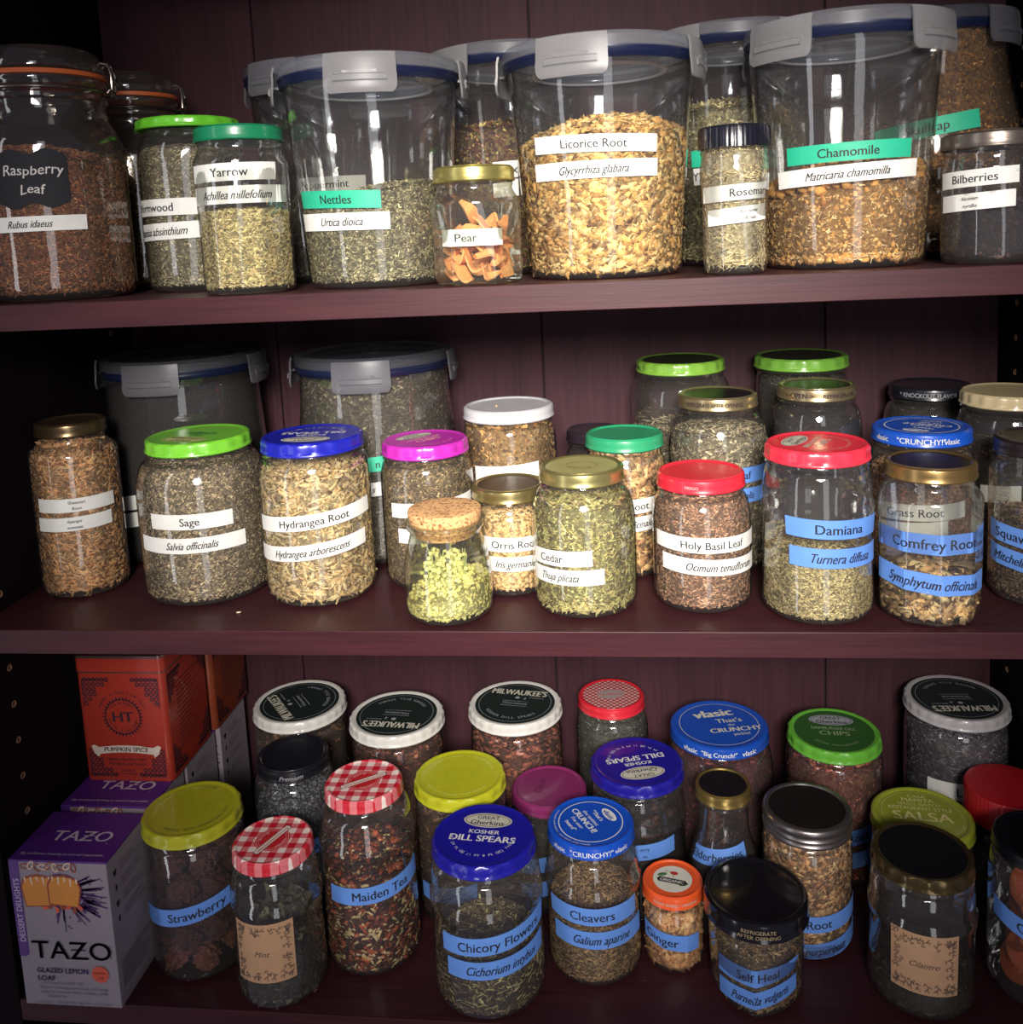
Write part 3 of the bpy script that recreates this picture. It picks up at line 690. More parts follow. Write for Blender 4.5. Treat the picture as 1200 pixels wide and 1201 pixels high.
# tape labels: angle and height of both ends on the glass, tape height, colour, words, style, place of the words
LAB = {
 'raspberry': [(-1.997, 58.951, -0.63, 59.587, 11.358, 'w', 'Rubus idaeus', 'i', 0.48), (-1.719, 92.303, -0.809, 93.076, 39.915, 'k', 'Raspberry/Leaf', 'h', 0.5)],
 'wormwood': [(-2.647, 69.555, -0.971, 69.33, 13.496, 'w', 'Wormwood', 'n', 0.3), (-2.647, 49.265, -1.009, 50.931, 13.602, 'w', 'Artemisia absinthium', 'i', 0.35)],
 'yarrow': [(-2.453, 88.259, -0.421, 89.277, 12.573, 'w', 'Yarrow', 'n', 0.49), (-2.479, 72.276, -0.032, 72.916, 12.668, 'w', 'Achillea millefolium', 'i', 0.46)],
 'nettles': [(-2.506, 67.645, -1.279, 64.684, 12.692, 'g', 'Nettles', 'n', 0.53), (-2.543, 50.561, -1.181, 49.235, 12.765, 'w', 'Urtica dioica', 'i', 0.54)],
 'pepper2': [(-1.734, 84.164, -0.779, 85.471, 12.858, 'w', 'Peppermint', 'n', 0.37)],
 'licorice': [(-2.377, 96.494, -0.924, 93.916, 12.1, 'w', 'Licorice Root', 'n', 0.5), (-2.412, 77.406, -0.908, 77.49, 12.19, 'w', 'Glycyrrhiza glabara', 'i', 0.5)],
 'pear': [(-2.438, 34.321, -0.783, 33.93, 11.709, 'w', 'Pear', 'n', 0.46)],
 'rosemary': [(-2.787, 55.136, -0.477, 57.485, 10.816, 'w', 'Rosemary', 'n', 0.71), (-2.619, 39.154, -0.494, 42.989, 10.883, 'w', 'Rosmarinus/officinalis', 'i2', 0.64)],
 'behind': [(-2.312, 89.541, -1.816, 88.928, 13.709, 'g', '', 'n', 0.58), (-2.291, 74.767, -1.82, 74.624, 13.777, 'w', 'Y2', 'n', 0.16)],
 'rosehip': [(-1.766, 88.178, -1.414, 88.979, 13.914, 'w', 'x', 'n', 0.88), (-1.778, 72.782, -1.413, 73.607, 13.991, 'w', '', 'n', 0.86)],
 'chamo': [(-2.44, 79.358, -1.014, 81.128, 12.401, 'g', 'Chamomile', 'n', 0.49), (-2.592, 63.522, -0.905, 68.011, 11.916, 'w', 'Matricaria chamomilla', 'i', 0.5)],
 'skull': [(-2.401, 96.034, -1.304, 107.969, 14.335, 'g', 'Skullcap', 'n', 0.5)],
 'bilb': [(-3.11, 56.716, -1.381, 59.409, 11.16, 'w', 'Bilberries', 'n', 0.49), (-3.089, 40.912, -1.439, 44.017, 11.24, 'w', 'Vaccinium/myrtillus', 'i2', 0.46)],
 'shat': [(-1.999, 81.601, -0.149, 80.966, 11.51, 'w', 'Shatavari/Root', 'n2', 0.51), (-2.057, 65.135, -0.269, 65.683, 11.57, 'w', 'Asparagus/racemosus', 'i2', 0.51)],
 'dark2b': [(-2.596, 51.946, -1.812, 62.524, 13.396, 'w', '', 'n', 0.51), (-2.594, 34.774, -1.839, 46.405, 13.646, 'w', '', 'n', 0.45)],
 'sage': [(-2.003, 72.766, -0.722, 72.121, 12.521, 'w', 'Sage', 'n', 0.5), (-2.299, 52.86, -0.536, 52.895, 12.591, 'w', 'Salvia officinalis', 'i', 0.53)],
 'hydr': [(-2.597, 66.756, -0.139, 76.882, 12.293, 'w', 'Hydrangea Root', 'n', 0.52), (-2.748, 41.765, -0.315, 52.058, 12.407, 'w', 'Hydrangea arborescens', 'i', 0.55)],
 'cont2e': [(-1.814, 91.665, -1.251, 94.262, 12.911, 'g', 'n', 'n', 0.85), (-1.837, 69.259, -1.317, 71.803, 12.259, 'w', 's', 'i', 0.84)],
 'mag': [(-2.237, 68.241, -0.24, 72.598, 12.005, 'w', '', 'n', 0.23), (-2.077, 47.617, -0.549, 47.583, 12.111, 'w', '', 'n', 0.17)],
 'white': [(-2.294, 82.177, -0.839, 85.704, 13.497, 'w', '', 'n', 0.46)],
 'orris': [(-2.313, 44.737, -0.488, 43.518, 11.842, 'w', 'Orris Root', 'n', 0.53), (-2.253, 28.817, -0.527, 27.489, 11.91, 'w', 'Iris germanica', 'i', 0.55)],
 'cedar': [(-2.72, 46.274, -1.384, 48.956, 11.848, 'w', 'Cedar', 'n', 0.39), (-2.715, 32.754, -1.17, 34.237, 11.861, 'w', 'Thuja plicata', 'i', 0.44)],
 'green': [(-2.37, 60.651, -0.685, 62.947, 12.21, 'w', 'Root', 'n', 0.66), (-2.333, 44.784, -0.827, 48.059, 12.285, 'w', 'officinale', 'i', 0.72)],
 'holy': [(-2.737, 55.35, -0.137, 53.481, 11.645, 'w', 'Holy Basil Leaf', 'n', 0.51), (-2.53, 39.556, -0.137, 35.209, 12.37, 'w', 'Ocimum tenuiflorum', 'i', 0.55)],
 'goldref': [(-1.806, 83.621, -0.315, 84.747, 12.784, 'b', 'Leaf', 'n', 0.41), (-1.812, 67.137, -0.47, 67.377, 12.146, 'b', 'officinalis', 'i', 0.43)],
 'dami': [(-2.337, 73.585, -0.366, 70.673, 14.157, 'b', 'Damiana', 'n', 0.5), (-2.272, 52.053, -0.334, 49.796, 14.277, 'b', 'Turnera diffusa', 'i', 0.51)],
 'comf': [(-3.09, 61.073, -0.361, 61.487, 14.606, 'b', 'Comfrey Root', 'n', 0.49), (-3.075, 35.395, -0.362, 29.447, 14.772, 'b', 'Symphytum officinale', 'i', 0.49)],
 'vlas': [(-2.68, 58.073, -0.93, 61.587, 12.866, 'w', 'Grass Root', 'n', 0.4), (-2.676, 42.67, -1.345, 47.589, 12.98, 'w', '', 'n', 0.53)],
 'cream': [(-2.455, 63.771, -1.695, 66.071, 13.896, 'w', '', 'n', 6.98)],
 'squaw': [(-3.185, 53.922, -1.69, 49.977, 13.982, 'b', 'Squaw Vine', 'n', 0.62), (-3.154, 36.258, -1.675, 32.276, 14.069, 'b', 'Mitchella repens', 'i', 0.62)],
 'straw': [(-2.598, 55.256, -0.484, 69.638, 15.213, 'b', 'Strawberry', 'n', 0.67)],
 'ging': [(-2.308, 50.558, -0.889, 53.897, 51.448, 't', 'Mint', 'k', 0.58)],
 'maid': [(-2.218, 73.816, 0.032, 79.188, 15.061, 'b', 'Maiden Tea', 'n', 0.52)],
 'dill': [(-2.318, 61.899, -0.122, 72.314, 15.028, 'b', 'Chicory Flowers', 'n', 0.52), (-2.217, 43.03, -0.208, 49.689, 15.146, 'b', 'Cichorium intybus', 'i', 0.53)],
 'cleav': [(-2.594, 64.947, -0.481, 63.556, 14.937, 'b', 'Cleavers', 'n', 0.49), (-2.465, 44.482, -0.271, 42.8, 15.009, 'b', 'Galium aparine', 'i', 0.51)],
 'ginger': [(-2.769, 33.677, -0.687, 27.181, 14.602, 'b', 'Ginger', 'n', 0.35)],
 'self': [(-2.761, 31.674, -0.67, 41.168, 14.433, 'b', 'Self Heal', 'n', 0.52), (-2.741, 12.733, -0.596, 23.149, 14.522, 'b', 'Purnella vulgaris', 'i', 0.53)],
 'mason': [(-2.837, 31.641, -0.24, 39.113, 14.592, 'b', 'Root', 'n', 0.52), (-3.015, 3.83, -0.24, 16.863, 14.711, 'b', 'purpureum', 'i', 0.61)],
 'chips': [(-2.101, 47.667, -0.957, 54.484, 15.127, 'b', 'Rose', 'n', 0.73), (-2.102, 26.319, -0.953, 31.511, 15.233, 'b', '', 'i', 0.73)],
 'm4': [(-2.426, 80.169, -1.241, 83.035, 16.856, 'w', 'L', 'n', 0.52)],
 'cil': [(-2.429, 49.586, -1.179, 48.815, 49.636, 't', 'Cilantro', 'k', 0.48)],
 'dill2': [(-1.923, 67.018, -0.76, 70.564, 14.541, 'b', 'erry/ns', 'n2', 0.4)],
 'elder': [(-2.846, 71.985, -0.854, 81.068, 13.343, 'b', 'Elderberries', 'n', 0.46)],
 'orange': [(-2.985, 73.401, -1.631, 63.047, 15.447, 'b', 'C', 'n', 0.49)],
 'black': [(-2.042, 70.878, -0.745, 73.307, 13.931, 'b', 'a', 'n', 0.95)],
 'salsa': [(-1.58, 81.053, -0.584, 68.614, 13.869, 'b', '', 'n', -1.18), (-1.574, 62.626, -0.543, 48.749, 13.965, 'b', '', 'n', -1.15)],
 'purp': [(-2.374, 43.42, -1.43, 55.492, 14.257, 'b', '', 'n', -0.4), (-2.426, 18.647, -1.456, 32.318, 14.397, 'b', '', 'n', -0.34)],
 'yel': [(-2.494, 32.557, -1.144, 40.24, 14.856, 'b', '', 'n', -0.19)],
}

# ---- colours of the dried herbs (sRGB)
PAL = dict(
 raspberry=[(84,50,36),(146,88,56),(172,108,70),(120,74,52),(206,154,104),(104,62,44)],
 olive=[(88,80,56),(130,118,86),(154,142,106),(108,98,74),(178,166,126)],
 yarrow=[(150,136,86),(190,176,116),(120,108,70),(210,196,140),(170,140,90)],
 nettle=[(74,72,52),(110,106,78),(138,130,96),(92,86,64),(196,184,138),(84,72,54)],
 darkgreen=[(56,50,40),(88,80,62),(112,102,80),(68,58,48)],
 rosehip=[(90,46,52),(120,60,60),(150,110,60),(70,36,44),(170,150,80),(104,84,60)],
 licorice=[(186,136,66),(216,174,98),(236,208,140),(150,102,52),(204,158,86),(120,80,44),(228,194,120)],
 rosemary=[(182,164,114),(206,192,142),(154,136,96),(222,210,164),(160,130,92)],
 tanleaf=[(150,136,92),(188,176,122),(104,94,62),(206,196,150),(120,100,66)],
 chamo=[(176,118,52),(206,150,72),(150,96,44),(222,172,96)],
 chamo2=[(196,156,92),(226,200,144),(160,118,66),(206,170,110)],
 skull=[(120,72,34),(160,104,48),(86,54,32),(184,130,66),(104,76,46)],
 berry=[(34,28,36),(48,38,46),(26,22,30),(70,48,44)],
 shat=[(200,142,86),(222,172,112),(176,114,66),(234,192,136),(150,92,54)],
 sage=[(110,94,70),(146,128,98),(168,150,116),(90,76,58),(186,166,128),(120,84,64)],
 hydr=[(196,164,104),(226,202,146),(214,186,126),(172,134,84),(236,216,168),(140,104,66)],
 mag=[(104,84,56),(136,114,76),(84,66,46),(160,138,96),(120,90,60)],
 cork=[(206,196,110),(222,212,134),(186,174,94),(232,226,164)],
 stem=[(176,182,116),(196,198,142),(150,156,96)],
 gold=[(184,126,62),(214,164,92),(140,90,46),(228,186,116),(110,74,44)],
 orris=[(212,168,102),(232,196,134),(190,144,84),(240,212,160)],
 cedar=[(146,138,82),(176,166,106),(122,114,70),(196,186,130),(136,112,78),(164,144,92)],
 root=[(190,148,92),(212,176,118),(150,108,66),(172,126,80),(120,84,58)],
 rootlow=[(130,96,78),(150,112,90),(108,78,66),(170,130,100)],
 greytan=[(126,112,86),(158,144,112),(100,88,66),(180,168,134),(86,74,58)],
 holy=[(140,96,70),(166,120,88),(112,76,58),(184,142,108),(130,104,80)],
 dami=[(168,152,100),(146,130,84),(190,174,122),(120,104,70),(204,190,140)],
 comfrey=[(206,172,112),(180,140,84),(110,78,52),(90,64,46),(222,194,138),(150,112,70)],
 grass=[(176,124,88),(196,146,106),(150,102,72),(210,168,126)],
 squaw=[(104,82,66),(130,106,84),(84,66,54),(150,124,98)],
 dark=[(44,38,34),(64,56,48),(34,30,30),(88,78,62)],
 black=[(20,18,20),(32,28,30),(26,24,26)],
 straw=[(70,30,26),(96,42,34),(52,24,24),(120,56,44)],
 mint=[(54,54,42),(78,74,56),(38,38,32),(104,98,76)],
 maid=[(96,44,30),(60,34,30),(160,74,44),(46,34,34),(80,54,40)],
 maid2=[(206,184,128),(184,156,100),(220,204,160)],
 seeds=[(74,78,88),(96,98,108),(58,60,70)],
 brown=[(96,62,44),(130,88,62),(72,48,38),(150,108,78)],
 redbrown=[(120,62,46),(150,80,58),(86,44,36),(166,104,78)],
 chicory=[(64,54,42),(86,72,50),(110,92,64),(50,42,36)],
 chicory2=[(176,166,110),(150,140,88),(196,186,140)],
 greygreen=[(84,88,76),(104,106,92),(68,72,62)],
 cleav=[(120,88,60),(146,112,76),(96,70,50),(168,136,92),(110,94,62)],
 ginger=[(206,150,92),(226,178,118),(170,112,66),(190,130,78),(232,196,144)],
 heal=[(104,78,50),(134,104,68),(80,60,42),(156,128,86),(120,104,70)],
 mason=[(190,138,88),(150,100,64),(210,166,112),(112,72,50),(226,190,140)],
 rose=[(128,48,44),(160,72,60),(96,36,38),(178,104,80),(146,84,60)],
 petal=[(104,36,50),(130,48,60),(76,28,40),(146,70,70)],
 lav=[(88,84,100),(110,106,120),(72,68,84),(130,124,134)],
 orange=[(140,50,24),(176,72,32),(110,38,24)],
)
def N(k, n, l, w, t, pi=None): return (k, n, l/1000, w/1000, t/1000, pi)
G1, G2, G3 = 'herb jars on the top shelf', 'herb jars on the middle shelf', 'herb jars on the bottom shelf'
# key: (name, label, category, shape, lid, colours, glass, contents label, fill, palette, pieces, options)
S = {}
def spec(key, name, label, cat, shape, lid, glass_, clabel, fillf, pal, kinds, **o): S[key] = (name, label, cat, shape, lid, glass_, clabel, fillf, pal, kinds, o)
GJ = 'glass_jar'
spec('raspberry', 'swing_top_jar', 'large swing-top glass jar with orange gasket and black chalkboard sticker at the far left', 'jar', dict(k='swing', rn=.047), ('swing',), GLASS_W,
     'reddish brown shredded leaf in the large swing-top jar with the chalkboard sticker', .60, 'raspberry', [N('needle', 8500, 3.4, .9, .6), N('needle', 260, 11, .8, .6)], heap=.010, tilt=.12, tiltdir=PI)
spec('swing2', 'swing_top_jar', 'smaller swing-top glass jar with orange gasket standing behind the far left jar', 'jar', dict(k='swing', rn=.040), ('swing',), GLASS_W,
     'pale tan herb inside the smaller swing-top jar at the back', .62, 'tanleaf', [N('needle', 1500, 5, 1.6, .8)])
spec('wormwood', GJ, 'glass jar with bright green lid labelled Wormwood', 'jar', dict(k='pickle', n=10, fk=.5, rn=.036), ('fl', (104, 196, 48), None, 16), GLASS,
     'grey olive herb filling the jar labelled Wormwood', .84, 'olive', [N('leaf', 6500, 2.4, 1.1, .6), N('needle', 1500, 3.4, .6, .5)])
spec('yarrow', GJ, 'faceted glass jar with dark green lid labelled Yarrow', 'jar', dict(k='straight', n=12, fk=1), ('pl', (22, 122, 82), None), GLASS,
     'pale olive cut stems in the jar labelled Yarrow, just over half full', .50, 'yarrow', [N('needle', 5200, 4.2, 1.1, .8), N('chunk', 500, 3, 1.6, 1)])
spec('nettles', 'clip_lid_container', 'large clear clip-lid container labelled Nettles on a green tape', 'container', dict(k='taper'), ('clip', 9), GLASS,
     'dark green crumbled leaf in the container labelled Nettles', .43, 'nettle', [N('leaf', 8500, 2.6, 1.2, .7), N('needle', 2600, 4, .7, .6)], heap=.010, tilt=.17, tiltdir=0)
spec('pepper2', 'clip_lid_container', 'clear clip-lid container behind the one labelled Nettles, at the back left', 'container', dict(k='taper'), ('clip', -20, 1), GLASS,
     'dark green leaf in the container behind the one labelled Nettles', .40, 'darkgreen', [N('leaf', 2600, 3.6, 1.8, .8)])
spec('rosehip', 'clip_lid_container', 'clear clip-lid container half hidden behind the one labelled Licorice Root and the hexagonal jar', 'container', dict(k='taper'), ('clip', -42), GLASS,
     'purple, brown and yellow petals in the container behind the hexagonal jar', .66, 'rosehip', [N('curl', 2600, 6.5, 3, 2), N('needle', 600, 8, .8, .6)], heap=.012)
spec('licorice', 'clip_lid_container', 'large clear clip-lid container labelled Licorice Root in the middle of the top shelf', 'container', dict(k='taper'), ('clip', -14), GLASS,
     'yellow root chips in the container labelled Licorice Root', .64, 'licorice', [N('chunk', 3400, 6.4, 3.4, 1.7), N('needle', 900, 9, 1.5, 1.2), N('chunk', 900, 3, 1.8, 1)], heap=.020, tilt=.06, tiltdir=0, topN=.9)
spec('rosemary', 'spice_jar', 'small spice jar with black screw lid labelled Rosemary', 'jar', dict(k='straight', n=4, fk=.33, rot=PI/4+.3), ('spice', (20, 20, 30)), GLASS,
     'pale needles filling the small jar labelled Rosemary', .84, 'rosemary', [N('needle', 2600, 8, .9, .8)])
spec('behind', 'clip_lid_container', 'clear clip-lid container at the back between those labelled Licorice Root and Chamomile', 'container', dict(k='taper'), ('clip', -48), GLASS,
     'pale green cut leaf in the back container behind the spice jar', .68, 'tanleaf', [N('curl', 2600, 7.5, 2.4, 1.6), N('needle', 900, 8, 1.2, 1)], heap=.014)
spec('chamo', 'clip_lid_container', 'largest clear clip-lid container labelled Chamomile on a green tape', 'container', dict(k='taper'), ('clip', 42), GLASS,
     'golden flower heads in the container labelled Chamomile', .375, 'chamo', [N('ball', 2300, 7, 7, 6), N('leaf', 2400, 3.6, 2.2, 1.2, 1), N('needle', 600, 7, 1, .8, 1)], heap=.016, tilt=.13, tiltdir=.3, pal2='chamo2', topN=1.1)
spec('skull', 'clip_lid_container', 'sloping clip-lid container labelled Skullcap at the right back of the top shelf', 'container', dict(k='cone', Rm=.075), ('clip', 45, 1), GLASS,
     'orange brown flakes filling the container labelled Skullcap', .92, 'skull', [N('leaf', 4800, 5, 2.4, 1), N('needle', 500, 7, 1, .8)])
spec('bilb', GJ, 'short glass jar with silver lid labelled Bilberries at the right end', 'jar', dict(k='straight', n=12, fk=.5), ('pl', (150, 138, 128), 'metal'), GLASS,
     'black dried berries in the jar labelled Bilberries', .42, 'berry', [N('ball', 420, 6, 6, 5.4)])
spec('pear', 'hexagonal_jar', 'small hexagonal glass jar with gold lid labelled Pear', 'jar', dict(k='straight', n=6, fk=1, rot=-PI/2+.06), ('pl', (196, 186, 112), 'metal'), GLASS_G,
     None, 0, None, None)
spec('shat', GJ, 'tall narrow glass jar with dull gold lid labelled Shatavari Root', 'jar', dict(k='straight'), ('pl', (120, 100, 72), 'metal', (60, 46, 34)), GLASS,
     'orange tan root sticks filling the jar labelled Shatavari Root', .88, 'shat', [N('needle', 3300, 8.5, 2, 1.6), N('chunk', 500, 4, 2, 1.2)])
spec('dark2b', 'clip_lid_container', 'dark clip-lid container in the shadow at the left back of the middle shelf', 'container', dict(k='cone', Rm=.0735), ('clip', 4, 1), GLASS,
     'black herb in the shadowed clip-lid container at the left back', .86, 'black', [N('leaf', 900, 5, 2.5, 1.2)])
spec('sage', GJ, 'wide glass jar with bright green fluted lid labelled Sage', 'jar', dict(k='pickle', rn=.041), ('fl', (122, 204, 56), None, 17), GLASS,
     'grey brown rubbed leaf filling the jar labelled Sage', .87, 'sage', [N('leaf', 9500, 2.4, 1.2, .6), N('needle', 1500, 4, .7, .6), N('leaf', 260, 6, 4, 1)])
spec('hydr', GJ, 'glass jar with blue fluted lid labelled Hydrangea Root', 'jar', dict(k='pickle', rn=.040), ('fl', (30, 36, 168), None, 17), GLASS,
     'cream coloured root strips filling the jar labelled Hydrangea Root', .80, 'hydr', [N('curl', 2400, 9, 2.6, 2), N('chunk', 1500, 7, 2, 1)], heap=.006)
spec('cont2e', 'clip_lid_container', 'clip-lid container full of dark leaf behind the blue-lidded jar of the middle shelf', 'container', dict(k='cone', Rm=.0755), ('clip', 6, 1), GLASS,
     'dark cut leaf filling the clip-lid container behind the blue-lidded jar', .90, 'darkgreen', [N('leaf', 5200, 4, 2, .9), N('needle', 900, 5, .8, .6)])
spec('mag', GJ, 'glass jar with magenta fluted lid behind the cork-stoppered jar', 'jar', dict(k='pickle', rn=.035), ('fl', (192, 46, 174), None, 15), GLASS,
     'brown olive herb filling the magenta-lidded jar', .87, 'mag', [N('leaf', 4200, 3, 1.4, .8), N('needle', 1500, 4.4, .8, .6)])
spec('cork', 'cork_jar', 'small flared glass jar closed with a cork', 'jar', dict(k='cork'), ('cork',), GLASS_G,
     'yellow green dried blossoms in the cork-stoppered jar', .30, 'cork', [N('ball', 900, 3.4, 3.4, 3), N('leaf', 700, 3, 1.6, 1)], pal2='stem', topN=1.0, heap=.008, tilt=.25, tiltdir=0)
spec('white', GJ, 'glass jar with white lid at the back, labelled with plain white tape', 'jar', dict(k='pickle', rn=.0385), ('pl', (196, 196, 200), None), GLASS,
     'golden brown curled leaves filling the white-lidded back jar', .90, 'gold', [N('curl', 1300, 13, 6, 4.5), N('curl', 500, 9, 4, 3)])
spec('orris', GJ, 'small glass jar with gold lid labelled Orris Root', 'jar', dict(k='straight'), ('pl', (176, 160, 108), 'metal', (58, 46, 40)), GLASS,
     'pale tan root granules in the jar labelled Orris Root', .74, 'orris', [N('chunk', 2600, 2.8, 1.8, 1.3)])
spec('cedar', GJ, 'glass jar with gold lid labelled Cedar', 'jar', dict(k='pickle', rn=.031), ('pl', (196, 186, 122), 'metal', (168, 160, 104)), GLASS_G,
     'yellow green scaly leaf in the jar labelled Cedar', .78, 'cedar', [N('curl', 1500, 8, 2.4, 1.8), N('leaf', 2600, 4, 1.8, 1), N('needle', 800, 7, 1, .8)])
spec('green', GJ, 'narrow glass jar with emerald green lid behind the jar labelled Cedar', 'jar', dict(k='straight'), ('pl', (44, 150, 104), None), GLASS,
     'tan root slices filling the emerald-lidded narrow jar', .90, 'root', [N('chunk', 1300, 6, 3, 1.2), N('curl', 500, 8, 3, 2)], )
spec('tiny', GJ, 'small dark-lidded jar hidden behind the emerald-lidded jar', 'jar', dict(k='straight'), ('pl', (40, 32, 40), None), GLASS,
     'dark powder in the small dark-lidded hidden jar', .7, 'dark', [N('leaf', 300, 4, 2, 1)])
spec('green1', GJ, 'green-rimmed lidded jar at the back, left of its green-rimmed twin', 'jar', dict(k='pickle', rn=.039), ('fl', (128, 180, 66), (44, 52, 34), 18), GLASS,
     'grey stalks in the left green-rimmed back jar', .62, 'greytan', [N('needle', 900, 9, 1.2, 1)])
spec('goldref', GJ, 'glass jar with gold-rimmed black lid reading REFRIGERATE AFTER OPENING', 'jar', dict(k='pickle', rn=.030), ('pl', (190, 172, 130), 'metal', (30, 26, 30)), GLASS,
     'grey tan cut leaf filling the jar whose lid reads REFRIGERATE AFTER OPENING', .80, 'greytan', [N('leaf', 3600, 4, 1.8, .9), N('needle', 700, 6, .9, .7)])
spec('holy', GJ, 'glass jar with plain red lid labelled Holy Basil Leaf', 'jar', dict(k='pickle', rn=.031), ('pl', (226, 40, 58), None), GLASS,
     'reddish brown herb filling the jar labelled Holy Basil Leaf', .86, 'holy', [N('leaf', 5200, 3, 1.4, .8), N('needle', 1500, 4, .8, .6)])
spec('dami', GJ, 'glass jar with red fluted lid labelled Damiana', 'jar', dict(k='ridge', rn=.0355), ('fl', (236, 52, 72), None, 15), GLASS,
     'olive tan herb half filling the jar labelled Damiana', .41, 'dami', [N('leaf', 6000, 2.8, 1.3, .7), N('needle', 2200, 4.2, .8, .6)], tilt=.12, tiltdir=PI*.9, heap=.006)
spec('green2', GJ, 'green-rimmed lidded jar at the back, right of its green-rimmed twin', 'jar', dict(k='pickle', rn=.039), ('fl', (112, 168, 62), (44, 50, 36), 18), GLASS,
     'dark grey seed filling the right green-rimmed back jar', .86, 'dark', [N('ball', 700, 3.4, 3, 3)])
spec('open', GJ, 'dark jar with gold-rimmed lid reading OPEN behind the jar labelled Damiana', 'jar', dict(k='pickle', rn=.030), ('pl', (182, 164, 128), 'metal', (34, 28, 32)), GLASS,
     'dark herb in the jar whose lid reads OPEN', .80, 'black', [N('leaf', 900, 4, 2, 1)])
spec('knock', GJ, 'jar with black lid reading KNOCKOUT FLAVOR in the right back corner', 'jar', dict(k='pickle', rn=.033), ('pl', (24, 26, 34), None), GLASS,
     'dark brown herb in the jar with the KNOCKOUT FLAVOR lid', .84, 'dark', [N('leaf', 900, 4, 2, 1)])
spec('vlas', GJ, 'glass jar with bright blue printed lid behind the jar labelled Comfrey Root', 'jar', dict(k='pickle', rn=.0355), ('fl', (26, 82, 190), None, 0), GLASS,
     'pink tan root shreds in the jar labelled Grass Root', .74, 'grass', [N('needle', 2600, 6, 1.2, 1), N('chunk', 900, 3.5, 1.8, 1)])
spec('comf', GJ, 'faceted glass jar with shiny gold lid labelled Comfrey Root', 'jar', dict(k='straight', n=9, fk=.8, rot=.1), ('pl', (176, 146, 92), 'metal', (40, 30, 30)), GLASS,
     'cream and brown root pieces at the bottom of the jar labelled Comfrey Root', .24, 'comfrey', [N('chunk', 520, 8, 4.6, 3), N('chunk', 400, 4, 2.4, 2)], topN=1.2, heap=.004)
spec('cream', GJ, 'jar with cream fluted lid at the right end of the middle shelf', 'jar', dict(k='pickle', rn=.035), ('fl', (190, 174, 136), None, 20), GLASS,
     'dark herb in the cream-lidded jar', .70, 'dark', [N('leaf', 700, 4, 2, 1)])
spec('squaw', GJ, 'glass jar with black lid labelled Squaw Vine at the right edge', 'jar', dict(k='straight', n=10, fk=.5), ('pl', (36, 30, 32), None, (60, 52, 44)), GLASS,
     'grey brown herb half filling the jar labelled Squaw Vine', .52, 'squaw', [N('leaf', 2600, 3, 1.4, .8), N('needle', 1200, 5, .8, .6)])
spec('straw', GJ, 'glass jar with yellow-green fluted lid labelled Strawberry', 'jar', dict(k='pickle', rn=.040), ('fl', (168, 168, 36), None, 17), GLASS, None, 0, None, None)
spec('ging', GJ, 'jar with red gingham lid and brown paper label reading Mint', 'jar', dict(k='ridge', rn=.0305), ('ging',), GLASS,
     'large dark leaves in the jar with the brown Mint label', .42, 'mint', [N('curl', 460, 17, 9, 6), N('leaf', 500, 8, 4, 2)], topN=.9, heap=.010)
spec('maid', GJ, 'jar with red gingham lid labelled Maiden Tea', 'jar', dict(k='ridge', rn=.031), ('ging',), GLASS,
     'red, dark and cream tea blend in the jar labelled Maiden Tea', .58, 'maid', [N('chunk', 1500, 4.6, 3, 2), N('leaf', 1800, 4, 2, 1), N('chunk', 700, 5.5, 1.7, 1.2, 1), N('ball', 160, 6, 6, 5)], pal2='maid2', heap=.010, topN=.9)
spec('black', GJ, 'jar with black lid reading Premium behind the red gingham lids', 'jar', dict(k='pickle', rn=.031), ('pl', (20, 20, 28), None), GLASS,
     'blue grey seeds in the black-lidded jar behind the gingham lids', .72, 'seeds', [N('ball', 1700, 2.6, 2.6, 2.4)])
spec('m1', GJ, 'jar with white-rimmed dark green lid, leftmost of the three in the back row', 'jar', dict(k='pickle', rn=.042), ('fl', (206, 204, 198), (26, 36, 34), 26), GLASS,
     'dark brown leaves in the leftmost white-rimmed back jar', .78, 'brown', [N('curl', 500, 10, 4, 3)])
spec('m2', GJ, 'jar with white-rimmed dark green lid behind the Maiden Tea jar, middle of the three', 'jar', dict(k='pickle', rn=.042), ('fl', (212, 210, 204), (26, 38, 34), 26), GLASS,
     'reddish brown root in the middle white-rimmed back jar', .78, 'redbrown', [N('curl', 600, 10, 3, 2)])
spec('m3', GJ, 'jar with white-rimmed dark green lid, rightmost of the three left of the red patterned lid', 'jar', dict(k='pickle', rn=.042), ('fl', (214, 212, 206), (26, 38, 34), 26), GLASS,
     'chopped red brown bark in the right white-rimmed back jar', .80, 'redbrown', [N('chunk', 900, 6, 3, 2)])
spec('yel', GJ, 'jar with yellow fluted lid behind the front blue-lidded jar', 'jar', dict(k='pickle', rn=.040), ('fl', (188, 190, 38), None, 17), GLASS,
     'brown herb in the yellow-lidded jar', .82, 'brown', [N('leaf', 1200, 5, 2.4, 1)])
spec('dill', GJ, 'front jar with deep blue fluted lid labelled Chicory Flowers', 'jar', dict(k='ridge', rn=.040), ('fl', (28, 26, 150), None, 15), GLASS,
     'dark flower heads with pale wisps in the jar labelled Chicory Flowers', .33, 'chicory', [N('leaf', 1800, 5, 2.4, 1.4), N('curl', 500, 7, 2.4, 2), N('needle', 420, 8, .9, .8, 1), N('curl', 160, 6, 2.4, 2, 1)], pal2='chicory2', heap=.008, topN=.9)
spec('purp', GJ, 'jar with dull purple lid between the yellow and blue lids', 'jar', dict(k='pickle', rn=.0325), ('pl', (126, 40, 92), None), GLASS,
     'dark herb in the purple-lidded jar', .8, 'dark', [N('leaf', 700, 4, 2, 1)])
